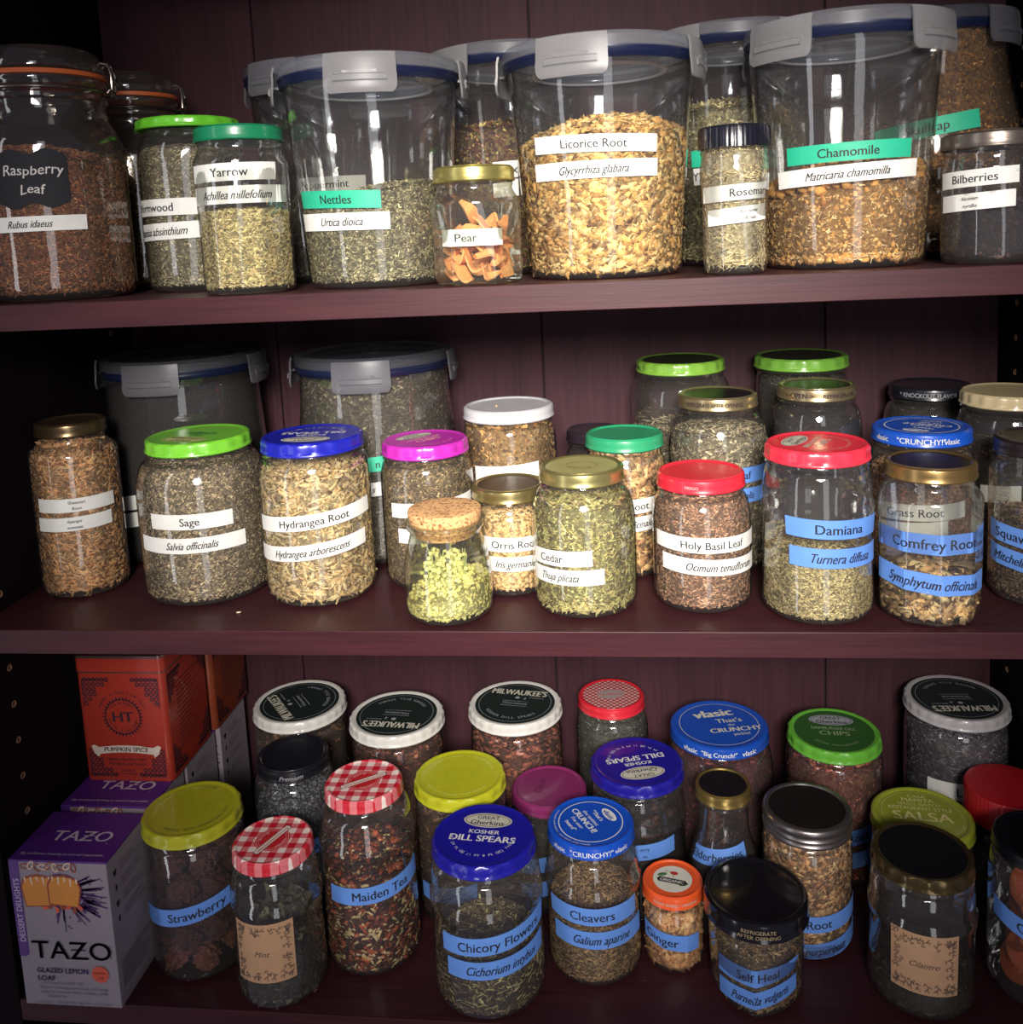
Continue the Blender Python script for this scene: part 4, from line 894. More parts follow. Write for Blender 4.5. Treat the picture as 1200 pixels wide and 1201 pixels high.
spec('redp', GJ, 'jar with small red lid covered in a woven check pattern, at the back', 'jar', dict(k='pickle', rn=.031), ('redp',), GLASS,
     'grey green herb in the red patterned jar at the back', .84, 'greygreen', [N('leaf', 1200, 3, 1.6, .8)])
spec('cleav', GJ, 'jar with white-lettered blue lid labelled Cleavers', 'jar', dict(k='ridge', rn=.034), ('fl', (22, 78, 190), None, 0), GLASS,
     'brown chopped herb in the jar labelled Cleavers', .52, 'cleav', [N('leaf', 4200, 3.2, 1.4, .8), N('needle', 1700, 5.5, .9, .7)], heap=.012)
spec('dill2', GJ, 'jar with deep blue fluted lid turned upside down, behind the Cleavers jar', 'jar', dict(k='ridge', rn=.040), ('fl', (30, 26, 140), None, 15), GLASS,
     'dark berries in the blue-lidded jar behind Cleavers', .52, 'berry', [N('ball', 260, 7, 7, 6)])
spec('vl2', GJ, 'jar with the large blue lid and white ring print in the back row', 'jar', dict(k='pickle', rn=.042), ('fl', (24, 72, 170), None, 0), GLASS,
     'dark red petals in the back jar with the large blue lid', .86, 'petal', [N('curl', 1100, 8, 4, 3)])
spec('ginger', GJ, 'small jar with orange lid labelled Ginger', 'jar', dict(k='straight', n=8, fk=.5), ('pl', (236, 92, 40), None), GLASS,
     'tan root chunks in the small jar labelled Ginger', .66, 'ginger', [N('chunk', 420, 7, 5, 3.4), N('chunk', 300, 4, 3, 2)], topN=1)
spec('elder', GJ, 'small jar with black and gold lid labelled Elderberries', 'jar', dict(k='elder', rn=.0215), ('pl', (178, 152, 88), 'metal', (26, 22, 26)), GLASS,
     'dark purple berries in the small jar labelled Elderberries', .55, 'berry', [N('ball', 380, 4.4, 4.4, 4)])
spec('self', GJ, 'square-sided jar with big black lid labelled Self Heal', 'jar', dict(k='straight', n=4, fk=.42, rot=-PI/2+.62, rn=.036), ('pl', (22, 21, 26), 'gloss'), GLASS,
     'brown stalks and leaf in the jar labelled Self Heal', .62, 'heal', [N('needle', 1300, 12, 1.2, 1), N('leaf', 1500, 5, 2.4, 1.2), N('curl', 260, 9, 3, 2)], heap=.010)
spec('mason', 'mason_jar', 'mason jar with silver screw band, labelled Root', 'jar', dict(k='pickle', rn=.0345), ('mason',), GLASS,
     'tan and brown root chips filling the mason jar', .88, 'mason', [N('chunk', 2100, 4.6, 2.6, 1.3), N('curl', 600, 6, 2.6, 2)])
spec('chips', GJ, 'jar with dark green lid and light green fluted rim in the back row', 'jar', dict(k='pickle', rn=.040), ('fl', (96, 168, 56), (44, 84, 38), 18), GLASS,
     'dried rose petals in the green-lidded back jar', .86, 'rose', [N('curl', 900, 10, 6, 4.5), N('ball', 60, 9, 9, 8)])
spec('m4', GJ, 'jar with grey-rimmed dark lid in the right back corner', 'jar', dict(k='pickle', rn=.042), ('fl', (176, 172, 174), (34, 40, 42), 26), GLASS,
     'grey violet flower buds in the jar in the right back corner', .88, 'lav', [N('needle', 2600, 4.6, 1.8, 1.5)])
spec('salsa', GJ, 'jar with olive green lid printed SALSA', 'jar', dict(k='pickle', rn=.039), ('pl', (150, 160, 50), None), GLASS,
     'dark herb in the jar with the SALSA lid', .7, 'dark', [N('leaf', 500, 5, 2, 1)])
spec('cil', GJ, 'nearly empty jar with black gold-edged lid and brown paper label', 'jar', dict(k='ridge', rn=.036), ('fl', (112, 96, 64), (16, 15, 20), 15), GLASS_W,
     'few dark leaves at the bottom of the nearly empty jar', .20, 'mint', [N('curl', 160, 12, 7, 5), N('leaf', 300, 6, 3, 2)], topN=1.2)
spec('red', GJ, 'jar with large ribbed red plastic lid at the right edge', 'jar', dict(k='straight'), ('red',), GLASS,
     'dark herb in the jar with the ribbed red lid', .7, 'dark', [N('leaf', 500, 5, 2, 1)])
spec('orange', GJ, 'jar of dried orange slices with black lid cut off by the right edge', 'jar', dict(k='pickle', rn=.035), ('pl', (16, 15, 22), None), GLASS, None, 0, None, None)

# ------------------------------------------------------------------ printing on the lids
CREAM_INK = solid((196, 192, 176), .6, key='cream_ink'); GREY_INK = solid((150, 152, 160), .6, key='grey_ink'); GREEN_INK = solid((70, 120, 60), .6, key='green_ink')
PINK_INK = solid((232, 170, 170), .6, key='pink_ink'); RED_INK = solid((196, 30, 40), .6, key='red_ink'); YEL_INK = solid((222, 222, 120), .5, key='yellow_ink')
def pickle_oval(k, l1, l2, arc, oval=CREAM_INK, ink=CREAM_INK, edge=INK):
    k.ell(0, .0185, .0205, .0095, oval); k.ell(0, .0185, .0190, .0080, edge, inner=.0006)
    k.text('GREAT', .0062, 0, .0222, edge, bold=.02); k.text('Gherkins', .0078, 0, .0155, edge, bold=.03)
    k.text(l1, .0068, 0, .0035, ink, bold=.03, maxw=.040); k.text(l2, .0105, 0, -.0050, ink, bold=.04, maxw=.054)
    if arc: k.arc(arc, .0036, .026, -PI/2, ink, flip=True)
def p_dill(k): pickle_oval(k, 'KOSHER', 'DILL SPEARS', 'NET 24 FL OZ (1 PT 8 FL OZ) 710 mL', ink=WHITE_INK, edge=solid((24, 24, 60), .5, key='navy_ink'))
def p_red(k): pickle_oval(k, 'BREAD & BUTTER', 'CHIPS', 'NET 24 FL OZ (1 PT 8 FL OZ) 710 mL')
def p_mag(k): pickle_oval(k, 'HAMBURGER', 'CHIPS', 'NET 24 FL OZ 710 mL', ink=PINK_INK)
def p_chips(k): pickle_oval(k, 'HAMBURGER DILL', 'CHIPS', 'BETTER REFRIGERATED', oval=GREY_INK, ink=solid((128, 150, 110), .6, key='pale_green_ink'))
def p_sage(k): pickle_oval(k, 'DILL', 'CHIPS', '', oval=solid((190, 196, 120), .6, key='faded_cream'), ink=GREEN_INK)
def p_milw(k):
    k.ell(0, 0, .0375, .0375, GREY_INK, inner=.0004, n=48); k.text("MILWAUKEE'S", .0150, 0, .0215, CREAM_INK, maxw=.058, strike=.05)
    k.ell(0, .0105, .0024, .0024, GREY_INK); k.text('4', .007, .008, .0095, GREY_INK); k.text('REFRIGERATE', .0026, .020, .012, GREY_INK)
    k.line(-.014, .003, .014, .003, .0006, GREY_INK); k.text('Wauwatosa', .0055, 0, -.001, GREY_INK, shear=.2); k.line(-.014, -.0062, .014, -.0062, .0006, GREY_INK)
    k.arc('KOSHER DILL SPEARS', .0052, .030, -PI/2, GREY_INK, flip=True)
def p_v1(k):
    R = .030; k.ell(0, 0, R, R, WHITE_INK, inner=.0009, n=56)
    k.ell(0, .020, .0105, .0048, WHITE_INK); k.text('vlasic', .0075, 0, .0198, solid((20, 60, 160), .5, key='blue_ink'), bold=.06)
    for i, (t, s, b) in enumerate((('"That\'s', .0062, .04), ('the tastiest', .0056, .02), ('CRUNCH!', .0088, .06), ("I've ever", .0056, .02), ('heard"', .0060, .04))):
        k.text(t, s, -.004, .0100-.0072*i, WHITE_INK, bold=b)
    k.arc("REFRIGERATE AFTER OPENING . REFRIGERATE AFTER OPENING", .0021, .0335, -PI/2, WHITE_INK, flip=True)
def p_v2(k):
    k.ell(0, 0, .0365, .0365, CREAM_INK, inner=.0005, n=60); k.text('vlasic', .0175, -.003, .0190, CREAM_INK, rot=.16, bold=.07)
    for i, (t, s, x, b) in enumerate((("That's", .0100, .010, .03), ('the', .0050, .011, .02), ('CRUNCHY', .0100, .014, .05), ('pickle!', .0060, .018, .02))):
        k.text(t, s, x, .006-.0078*i, CREAM_INK, rot=.12, bold=b)
def p_straw(k):
    k.ell(0, 0, .0125, .0125, solid((168, 170, 34), .5, key='embossed_yellow'), inner=.0008); k.ell(0, 0, .005, .005, solid((168, 170, 34), .5, key='embossed_yellow'), inner=.0006)
    k.arc('REJECT IF CENTER IS UP WHEN BUYING', .0033, .0310, 2.4, YEL_INK, bold=.02); k.arc('KEEP REFRIGERATED AFTER OPENING', .0033, .0310, -.9, YEL_INK, bold=.02)
def p_yel(k):
    k.ell(0, 0, .0125, .0125, solid((178, 182, 34), .5, key='embossed_yellow'), inner=.0008); k.ell(0, 0, .005, .005, solid((178, 182, 34), .5, key='embossed_yellow'), inner=.0006)
    k.arc('REJECT IF CENTER IS UP WHEN BUYING', .0033, .0310, 1.5, YEL_INK); k.arc('KEEP REFRIGERATED AFTER OPENING', .0033, .0310, -PI/2, YEL_INK, flip=True)
def p_ging(k):
    wc = solid((226, 210, 200), .6, key='cream_card')
    k.ell(0, 0, .0145, .0145, RED_INK); k.ell(0, 0, .0135, .0135, PINK_INK, inner=.0005); k.ell(0, 0, .0115, .0115, PINK_INK, inner=.0003)
    k.arc('BONNE', .0040, .0105, PI/2, PINK_INK); k.arc('MAMAN', .0040, .0105, -PI/2, PINK_INK, flip=True)
    k.poly([(-.0195, -.0030), (.0195, -.0030), (.0205, 0), (.0195, .0030), (-.0195, .0030), (-.0205, 0)], INK)
    k.poly([(-.0190, -.0025), (.0190, -.0025), (.0200, 0), (.0190, .0025), (-.0190, .0025), (-.0200, 0)], wc)
    k.text('www.bonnemaman.com', .0036, 0, 0, RED_INK, bold=.02, maxw=.036)
def p_redp(k):
    g = solid((150, 140, 140), .6, key='grey_disc'); k.ell(0, 0, .014, .0095, g); k.ell(0, 0, .0128, .0083, RED_INK, inner=.0004); k.text('CLASSICO', .0048, 0, 0, RED_INK, bold=.02)
def p_salsa(k):
    o = solid((214, 206, 140), .6, key='straw_ink'); k.ell(0, 0, .0355, .0355, o, inner=.0004, n=56)
    k.text('CASA', .0066, 0, .0285, o, bold=.03); k.text('MAMITA', .0078, 0, .0225, o, bold=.03); k.text('SMALL BATCH', .0060, 0, .0160, o)
    k.text('RESTAURANT STYLE', .0072, 0, .0095, o, bold=.02, maxw=.056); k.text('SALSA', .0190, 0, -.0025, o, bold=.03, maxw=.054); k.text('MEDIUM', .006, 0, -.018, o)
def p_ginger(k):
    k.ell(0, 0, .0165, .0165, solid((222, 220, 206), .5, key='cream_disc')); k.ell(0, .0075, .0035, .0022, RED_INK); k.line(0, .0065, 0, .002, .0008, GREEN_INK)
    k.ell(-.0095, .0035, .0042, .0020, GREEN_INK, .5); k.ell(.0100, -.0040, .0042, .0020, GREEN_INK, .5); k.line(-.008, .009, .0, .006, .0006, GREEN_INK)
    k.poly([(-.0125, -.0015), (.0115, -.0080), (.0120, -.0040), (.0135, -.0015), (-.0115, .0040)][:0] or [(-.011, -.0055), (.011, -.0055), (.013, -.0025), (.011, .0005), (-.011, .0005), (-.013, -.0025)], INK)
    k.text('ORGANIC', .0048, 0, -.0025, solid((222, 220, 206), .5, key='cream_disc'), bold=.04, maxw=.020)
def p_purp(k): k.text('Classic', .008, 0, .008, solid((84, 30, 66), .6, key='plum_ink'), shear=.3)
def p_cedar(k): k.text('BUTTON', .0045, .0, .006, solid((120, 112, 74), .6, key='brown_ink')); k.ell(0, 0, .012, .012, solid((120, 112, 74), .6, key='brown_ink'), inner=.0004)
TOPP = dict(dill=(p_dill, -4), dill2=(p_dill, 196), hydr=(p_dill, 182), dami=(p_red, 62), mag=(p_mag, 48), chips=(p_chips, -4), sage=(p_sage, 168), m1=(p_milw, 128), m2=(p_milw, 176), m3=(p_milw, -8), m4=(p_milw, 182),
            cleav=(p_v1, -58), vlas=(p_v1, 150), vl2=(p_v2, 4), straw=(p_straw, 0), yel=(p_yel, 0), ging=(p_ging, 66), maid=(p_ging, 34), redp=(p_redp, 8), salsa=(p_salsa, -6), ginger=(p_ginger, -14), purp=(p_purp, 80), cedar=(p_cedar, 170))
BK = solid((40, 30, 34), .6, key='brown_black_ink'); TANK = solid((150, 132, 100), .6, key='tan_ink')
SIDEP = dict(goldref=[('REFRIGERATE AFTER OPENING', .0052, .010, BK, -.1, 0)], open=[('<-OPEN->', .0058, 0, BK, -.45, 0), ('REFRIGERATE', .0048, 0, BK, .62, 0)],
             knock=[('* KNOCKOUT FLAVOR *', .0056, 0, GREY_INK, .0, 0)], squaw=[('Premium', .0058, 0, CREAM_INK, .0, .3)], black=[('Premium', .0058, 0, GREY_INK, -.1, .3)],
             self=[('REFRIGERATE', .0044, .0026, TANK, .05, 0), ('AFTER OPENING', .0044, -.0018, TANK, .05, 0)], green1=[('DILL', .0050, 0, BK, -1.15, 0)],
             vlas=[('"CRUNCHY!"', .0062, 0, WHITE_INK, .0, 0), ('vlasic', .0062, 0, WHITE_INK, .62, 0), ('vlasic', .0062, 0, WHITE_INK, -.85, 0)],
             cleav=[('"CRUNCHY!"', .0062, 0, WHITE_INK, .0, 0), ('vlasic', .0062, 0, WHITE_INK, .72, 0), ('vlasic', .0062, 0, WHITE_INK, -.80, 0)],
             vl2=[('"Big Crunch!"', .0060, 0, WHITE_INK, .0, 0), ('vlasic', .0072, 0, WHITE_INK, .62, 0), ('vlasic', .0072, 0, WHITE_INK, -.60, 0)],
             ginger=[('PLANT-BASED * ORGANIC', .0036, 0, CREAM_INK, .1, 0)], holy=[('PREGO', .0032, 0, PINK_INK, -.2, 0)])

# ------------------------------------------------------------------ build every jar
def roundbase(P): return P
for key, (name, label, cat, shp, lid, gl, clabel, ff, pal, kinds, opt) in S.items():
    sh_, X, Y, H, ld, bd = TAB[key]; X, Y, H, ld, bd = X/1000, Y/1000, H/1000, ld/1000, bd/1000
    Z = ZS[sh_]; grp = (None, G1, G2, G3)[sh_]
    RL, RB = ld/2, shp.get('Rm', bd/2); rn = shp.get('rn', min(RL-.0022, RB-.0005)); kind = shp['k']
    if kind in ('pickle', 'ridge', 'straight', 'elder'): rn = min(rn, RL-.0018)
    lt = lid[0]; lh = {'clip': .011, 'spice': .0155, 'swing': .02, 'mason': .0165, 'red': .027, 'cork': .01, 'ging': .0105, 'redp': .0105}.get(lt, .0108)
    if key == 'self': lh = .0155
    if key in ('m1', 'm2', 'm3', 'm4'): lh = .0105
    if key == 'wormwood': lh = .0085
    if lt == 'swing': H = H
    root = empty(name, (X, Y, Z), label, cat, grp)
    if kind == 'taper': P = profile('taper', RL-.0045, 0, H, lh)
    elif kind == 'cone': P = profile('cone', RB, RL-.002, H, lh)
    else: P = profile(kind, RB, rn, H, lh)
    phi0 = math.atan2(CAM[1]-Y, CAM[0]-X)
    n = shp.get('n', 0); zk = (H-lh-.020) if n else 1e9
    sh = Shape(P, n, shp.get('rot', phi0+.05), shp.get('fk', 1), zk)
    def rf(RR, ZZ, th):
        return (RR*np.where((RR > RB*.6), sh.fac(th, ZZ), 1) if n else RR*np.ones_like(th)), ZZ*np.ones_like(th)
    m = MB(); m.lathe([(.0006, .0024)]+P, 96 if n else 72, rf, cap0=True, cap1=False)
    # the thick glass floor seen inside
    m.lathe([(P[2][0]*.97, .0042), (P[2][0]*.8, .0036), (.0006, .0044)], 96 if n else 48, (lambda RR, ZZ, th: (RR*(sh.fac(th, .01) if n else 1+0*th), ZZ+0*th)), cap0=False, cap1=True)
    body = m.build('jar_body', gl, root, 50)
    # lid
    z = H-lh; ko = None
    if lt in ('fl', 'pl'):
        c = lid[1]; third = lid[2] if len(lid) > 2 else None; metal = lt == 'pl' and third == 'metal'
        mat = solid(c, .28 if metal else .33, .85 if metal else 0, key='metal_lid' if metal else 'painted_lid', coat=0 if metal else .3)
        if third == 'gloss': mat = solid(c, .16, 0, key='painted_lid', coat=.5)
        if key in ('cil',): mat = solid(c, .25, .8, key='metal_lid')
        topc = (lid[3] if len(lid) > 3 else None) if lt == 'pl' else third
        topm = solid(topc, .42 if not metal else .3, 0, key='printed_lid_top', spec=.4) if isinstance(topc, tuple) else None
        fl_ = (lid[3] if lt == 'fl' else 0)
        ko = lathe_lid('lid', RL, lh, mat, root, z, topm, topfrac=.84 if key != 'cil' else .90, flute=fl_, depth=.0009 if lt == 'fl' and key != 'cil' else .0011, rot=X*40, recess=.0009 if lt == 'fl' else .0012)
    elif lt == 'clip': ko = clip_lid(root, RL, H, lid[1], dim=len(lid) > 2)
    elif lt == 'ging': ko = lathe_lid('lid', RL, lh, GING, root, z, GING, rot=0)
    elif lt == 'redp': ko = lathe_lid('lid', RL, lh, solid((196, 34, 48), .35, key='painted_lid', coat=.3), root, z, GING_FINE)
    elif lt == 'red': ko = ribbed_lid(RL, lh, solid((176, 24, 36), .38, key='red_plastic'), root, z)
    elif lt == 'spice': ko = ribbed_lid(RL, lh, solid(lid[1], .25, key='black_plastic', coat=.3), root, z, ribs=44)
    elif lt == 'mason':
        sv = solid((150, 142, 140), .3, .9, key='silver_band')
        P2 = [(RL-.002, 0), (RL, .0003), (RL+.0003, .0018), (RL-.001, .0032), (RL-.001, .0050), (RL+.0002, .0064), (RL-.001, .0078), (RL-.001, .0098), (RL+.0003, .0116), (RL-.0004, .0150), (RL-.0022, .0164), (RL*.86, .0164), (RL*.85, .0152)]
        m = MB(); m.lathe(P2, 96, cap0=False, cap1=False); ko = m.build('screw_band', sv, root, 50); ko.location = (0, 0, z)
        m = MB(); m.lathe([(RL*.87, .0148), (RL*.8, .0152), (RL*.74, .0146), (RL*.02, .0146)], 64, cap0=False); d = m.build('lid_disc', solid((70, 60, 62), .25, .8, key='dark_disc'), root, 30); d.location = (0, 0, z)
    elif lt == 'cork':
        r_ = np.random.default_rng(3); zc = H*.80; hc = H-zc
        P2 = [(RL*.80, zc-H*.05), (RL*.86, zc+.001), (RL*.96, zc+hc*.5), (RL*.99, H-.0022), (RL*.97, H-.0006), (RL*.90, H), (RL*.5, H), (RL*.02, H)]
        m = MB(); m.lathe(P2, 64, lambda RR, ZZ, th: (RR*(1+.006*np.sin(th*23+ZZ*900)+.004*np.cos(th*41)), ZZ+0*th))
        cm, nt, p = nodes('cork_bark'); tc = nt.nodes.new('ShaderNodeTexCoord'); v = nt.nodes.new('ShaderNodeTexNoise'); v.inputs['Scale'].default_value = 420; v.inputs['Detail'].default_value = 5
        nt.links.new(tc.outputs['Object'], v.inputs['Vector']); rr = nt.nodes.new('ShaderNodeValToRGB'); rr.color_ramp.elements[0].position = .34; rr.color_ramp.elements[0].color = rgba((130, 84, 50))
        rr.color_ramp.elements[1].position = .52; rr.color_ramp.elements[1].color = rgba((220, 172, 116)); nt.links.new(v.outputs['Fac'], rr.inputs[0]); nt.links.new(rr.outputs[0], p.inputs['Base Color']); p.inputs['Roughness'].default_value = .9
        b = nt.nodes.new('ShaderNodeBump'); b.inputs['Distance'].default_value = .001; b.inputs['Strength'].default_value = .7; nt.links.new(v.outputs['Fac'], b.inputs['Height']); nt.links.new(b.outputs['Normal'], p.inputs['Normal'])
        m.build('cork', cm, root, 40)
        m = MB(); rr_ = RB*.885
        m.lathe([(rr_, H*.86), (rr_+.0012, H*.872), (rr_+.0008, H*.888), (rr_-.002, H*.895), (rr_-.0045, H*.888), (rr_-.0045, H*.86)], 72, cap0=False, cap1=False); m.build('glass_rim', gl, root, 60)
    elif lt == 'swing':
        rr_ = rn; zt = H*.885
        m = MB(); m.lathe([(rr_*.5, zt+.004), (rr_*.98, zt+.0035), (rr_*1.03, zt+.006), (rr_*1.03, zt+.010), (rr_*1.0, zt+.0125), (rr_*.96, zt+.015), (rr_*.93, H-.003), (rr_*.86, H-.0005), (rr_*.80, H-.0018), (rr_*.4, H-.0030), (.001, H-.0032)], 80, cap0=False)
        lidg = m.build('glass_lid', gl, root, 40)
        m = MB(); m.lathe([(rr_*.86, zt), (rr_*1.03, zt), (rr_*1.045, zt+.0016), (rr_*1.03, zt+.0034), (rr_*.86, zt+.0034)], 80, cap0=False, cap1=False)
        m.build('rubber_gasket', solid((196, 96, 48), .5, key='orange_rubber'), root, 40)
        wire = solid((150, 140, 132), .25, .95, key='steel_wire')
        m = MB(); m.tube([(rn*1.035*math.cos(a), rn*1.035*math.sin(a), H*.835) for a in np.linspace(0, 2*PI, 49)], .0011); m.build('wire_band', wire, root, 40)
        for a0 in (0.28, PI+.45):
            c1, s1 = math.cos(a0), math.sin(a0)
            def W(rad, t, zz): return (rad*c1-t*s1, rad*s1+t*c1, zz)
            m = MB()
            for t0 in (-.006, .006):
                m.tube([W(rn*1.0, t0, zt+.013), W(rn*1.12, t0, zt+.012), W(rn*1.17, t0*1.1, zt+.004), W(rn*1.15, t0*1.2, H*.845), W(rn*1.08, t0*1.2, H*.835), W(rn*1.05, t0, H*.84)], .0011)
            m.tube([W(rn*1.17, -.0066, zt+.002), W(rn*1.22, 0, zt-.004), W(rn*1.17, .0066, zt+.002)], .0011)
            m.tube([W(rn*1.12, -.006, zt-.008), W(rn*1.19, 0, zt-.014), W(rn*1.12, .006, zt-.008)], .0011)
            m.build('wire_clasp', wire, root, 40)
    # printing on the lid
    if ko is not None:
        if key in TOPP:
            f, deg = TOPP[key]; ik = Ink(); f(ik); sc = RL/.0425 if key not in ('ging', 'maid', 'redp', 'ginger', 'purp', 'cedar') else RL/.033
            if key in ('ginger',): sc = RL/.0253*.98
            if key in ('m1', 'm2', 'm3', 'm4'): sc = RL/.0465*.96
            if key in ('vl2', 'salsa'): sc = RL/.044*.98
            if key in ('cleav', 'vlas'): sc = RL/.0385*.96
            a = math.radians(deg); ca, sa = math.cos(a)*sc, math.sin(a)*sc; zz = lh-(.0009 if lid[0] in ('fl', 'ging', 'redp') else .0012)+.00022
            ik.build(lambda x, y, k=0: (x*ca-y*sa, x*sa+y*ca, zz+k*.00002), ko)
        if key in SIDEP:
            ik = Ink()
            for (t, s, dy, mt, dth, shr) in SIDEP[key]: ik.text(t, s*1.0, dth*RL, (0 if abs(dy) > .004 else dy)+lh*.46, mt, shear=shr, bold=.02, maxw=RL*1.5)
            ik.build(lambda x, y, k=0: ((RL+.00045)*math.cos(phi0+x/RL), (RL+.00045)*math.sin(phi0+x/RL), y), ko)
    # tape labels
    for L in LAB.get(key, []): tape(root, sh, L)
    # contents
    if kinds:
        o2 = dict(opt); p2 = o2.pop('pal2', None)
        if p2: o2['pal2'] = PAL[p2]
        fill(key, sh, X, Y, Z, H*ff, PAL[pal], kinds, label=clabel, **o2)

# ------------------------------------------------------------------ things one could count inside three of the jars
def inside(name, V, F, mat, key, pos, R3, label, cat, grp, me=None):
    _, X, Y, *_r = TAB[key]; Z = ZS[TAB[key][0]]
    if me is None:
        o = mesh(name, V, F, mat, None, 60); 
    else: o = bpy.data.objects.new(name, me); COL.objects.link(o)
    o.matrix_world = Matrix.Translation((X/1000+pos[0], Y/1000+pos[1], Z+pos[2])) @ R3.to_4x4()
    tag(o, label, cat, grp); return o
from mathutils import Euler, noise
def blob(r, a, b, c, amp, seed, seg=20, ring=13, fr=9):
    V = []; F = []
    for i in range(ring):
        ph = PI*(i+.0)/(ring-1)
        for j in range(seg):
            t = 2*PI*j/seg; v = Vector((math.sin(ph)*math.cos(t), math.sin(ph)*math.sin(t), math.cos(ph)))
            k = 1+amp*noise.noise(v*fr/4+Vector((seed, 0, 0)))+amp*.6*noise.noise(v*fr+Vector((0, seed, 0)))
            taper = 1-.28*(1-v.z)/2
            V.append((v.x*a*k*taper, v.y*b*k*taper, v.z*c*k))
    for i in range(ring-1):
        for j in range(seg): F.append((i*seg+j, (i+1)*seg+j, (i+1)*seg+(j+1) % seg, i*seg+(j+1) % seg))
    return V, F
def place_ring(key, n_ring, levels, rad, z0, dz, jit, seed):
    r = np.random.default_rng(seed); out = []
    for l in range(levels):
        for k in range(n_ring):
            a = -PI/2+(k-(n_ring-1)/2)*(2*PI/n_ring)*.98+(.5*(l % 2))*(2*PI/n_ring)+r.normal(0, .06)
            out.append((rad*math.cos(a), rad*math.sin(a), z0+dz*l+r.normal(0, jit)))
        if l % 2 == 0: out.append((r.normal(0, .003), r.normal(0, .003), z0+dz*l))
    return out, r
# dried strawberries
pts, r = place_ring('straw', 6, 5, .0265, .016, .0205, .0015, 5)
MS = [speckle('strawberry_'+str(i), p, 650) for i, p in enumerate(([(104, 52, 40), (140, 72, 54), (84, 44, 38)], [(190, 96, 70), (214, 120, 88), (150, 76, 60)]))]
meshes = []
for i in range(4):
    V, F = blob(r, .0118, .0112, .0130, .42, i*3.1, 40, 26, 16); meshes.append(mesh('dried_strawberry', V, F, MS[1 if i == 3 else 0], None, 60).data)
for o in [o for o in COL.objects if o.name.startswith('dried_strawberry')]: bpy.data.objects.remove(o)
for i, p in enumerate(pts):
    low = p[2] < .03; me = meshes[3] if low else meshes[i % 3]
    inside('dried_strawberry', None, None, None, 'straw', p, Euler(tuple(r.uniform(-2, 2, 3))).to_matrix(),
           'reddish dried strawberry at the bottom of the jar labelled Strawberry' if low else 'dark dried strawberry higher up in the jar labelled Strawberry', 'dried fruit', 'dried strawberries low in the jar' if low else 'dried strawberries high in the jar', me)
# dried pear slices
r = np.random.default_rng(11); PM = herb('pear_flesh', [(206, 120, 62), (226, 146, 84), (186, 100, 52), (236, 170, 104)]); meshes = []
for i in range(4):
    L_, W_ = r.uniform(.016, .024), r.uniform(.006, .010); nU = 9; V = []; F = []
    for side in (0, .0022):
        for a in range(nU):
            t = a/(nU-1)*2-1; wd = W_*(1-.75*t*t)*.5+.001; bend = .0045*math.cos(t*2.2+i)
            V += [(t*L_/2, -wd, bend+side), (t*L_/2, wd*(1+.2*math.sin(3*t)), bend+side+.0025*math.sin(t*3+i))]
    b = 2*nU
    for a in range(nU-1):
        F.append((2*a, 2*a+2, 2*a+3, 2*a+1)); F.append((b+2*a, b+2*a+1, b+2*a+3, b+2*a+2)); F.append((2*a, b+2*a, b+2*a+2, 2*a+2)); F.append((2*a+1, 2*a+3, b+2*a+3, b+2*a+1))
    F += [(0, 1, b+1, b), (2*nU-2, b+2*nU-2, b+2*nU-1, 2*nU-1)]
    o = mesh('pear_slice', V, F, PM, None, 50); meshes.append(o.data); bpy.data.objects.remove(o)
cnt = 0
for lay in range(7):
    for k in range(6):
        a = -PI/2+(k-2.5)*1.02+lay*.5; rad = .0185 if k != 5 else .006
        zz = .009+lay*.0056
        if lay == 6 and k > 2: continue
        inside('pear_slice', None, None, None, 'pear', (rad*math.cos(a), rad*math.sin(a), zz), Euler((r.uniform(.2, 1.3), r.uniform(-.5, .5), a+PI/2+r.normal(0, .35)), 'XYZ').to_matrix(),
               'orange dried pear slice in the small hexagonal jar', 'dried fruit', 'dried pear slices', meshes[(lay+k) % 4])
inside('pear_slice', None, None, None, 'pear', (-.004, -.006, .052), Euler((1.2, .9, .2)).to_matrix(), 'topmost curled pear slice standing above the Pear label', 'dried fruit', None, meshes[1])
# dried orange slices
r = np.random.default_rng(4); OM = [herb('orange_pulp', [(150, 56, 26), (186, 84, 40), (128, 44, 22)]), solid((190, 92, 40), .6, key='orange_rind')]
m = MB(); n = 30
V = []; F = []; I = []
for side, zz in ((0, -.0016), (1, .0016)):
    for rr in (.001, .0075, .0150, .0205):
        for j in range(n):
            t = 2*PI*j/n; seg = abs(math.cos(t*4.5)); V.append((rr*math.cos(t), rr*math.sin(t), zz*(1 if rr > .018 or rr < .002 else (.45+.5*(seg < .3)))+.0020*math.sin(2*t+rr*200)*(rr/.02)))
for i in range(3):
    for j in range(n):
        F.append((i*n+j, i*n+(j+1) % n, (i+1)*n+(j+1) % n, (i+1)*n+j)); I.append(1 if i == 2 else 0); b = 4*n
        F.append((b+i*n+j, b+(i+1)*n+j, b+(i+1)*n+(j+1) % n, b+i*n+(j+1) % n)); I.append(1 if i == 2 else 0)
for j in range(n): F.append((3*n+j, 3*n+(j+1) % n, 7*n+(j+1) % n, 7*n+j)); I.append(1)
o = mesh('orange_slice', V, F, OM, None, 40, I); om = o.data; bpy.data.objects.remove(o)
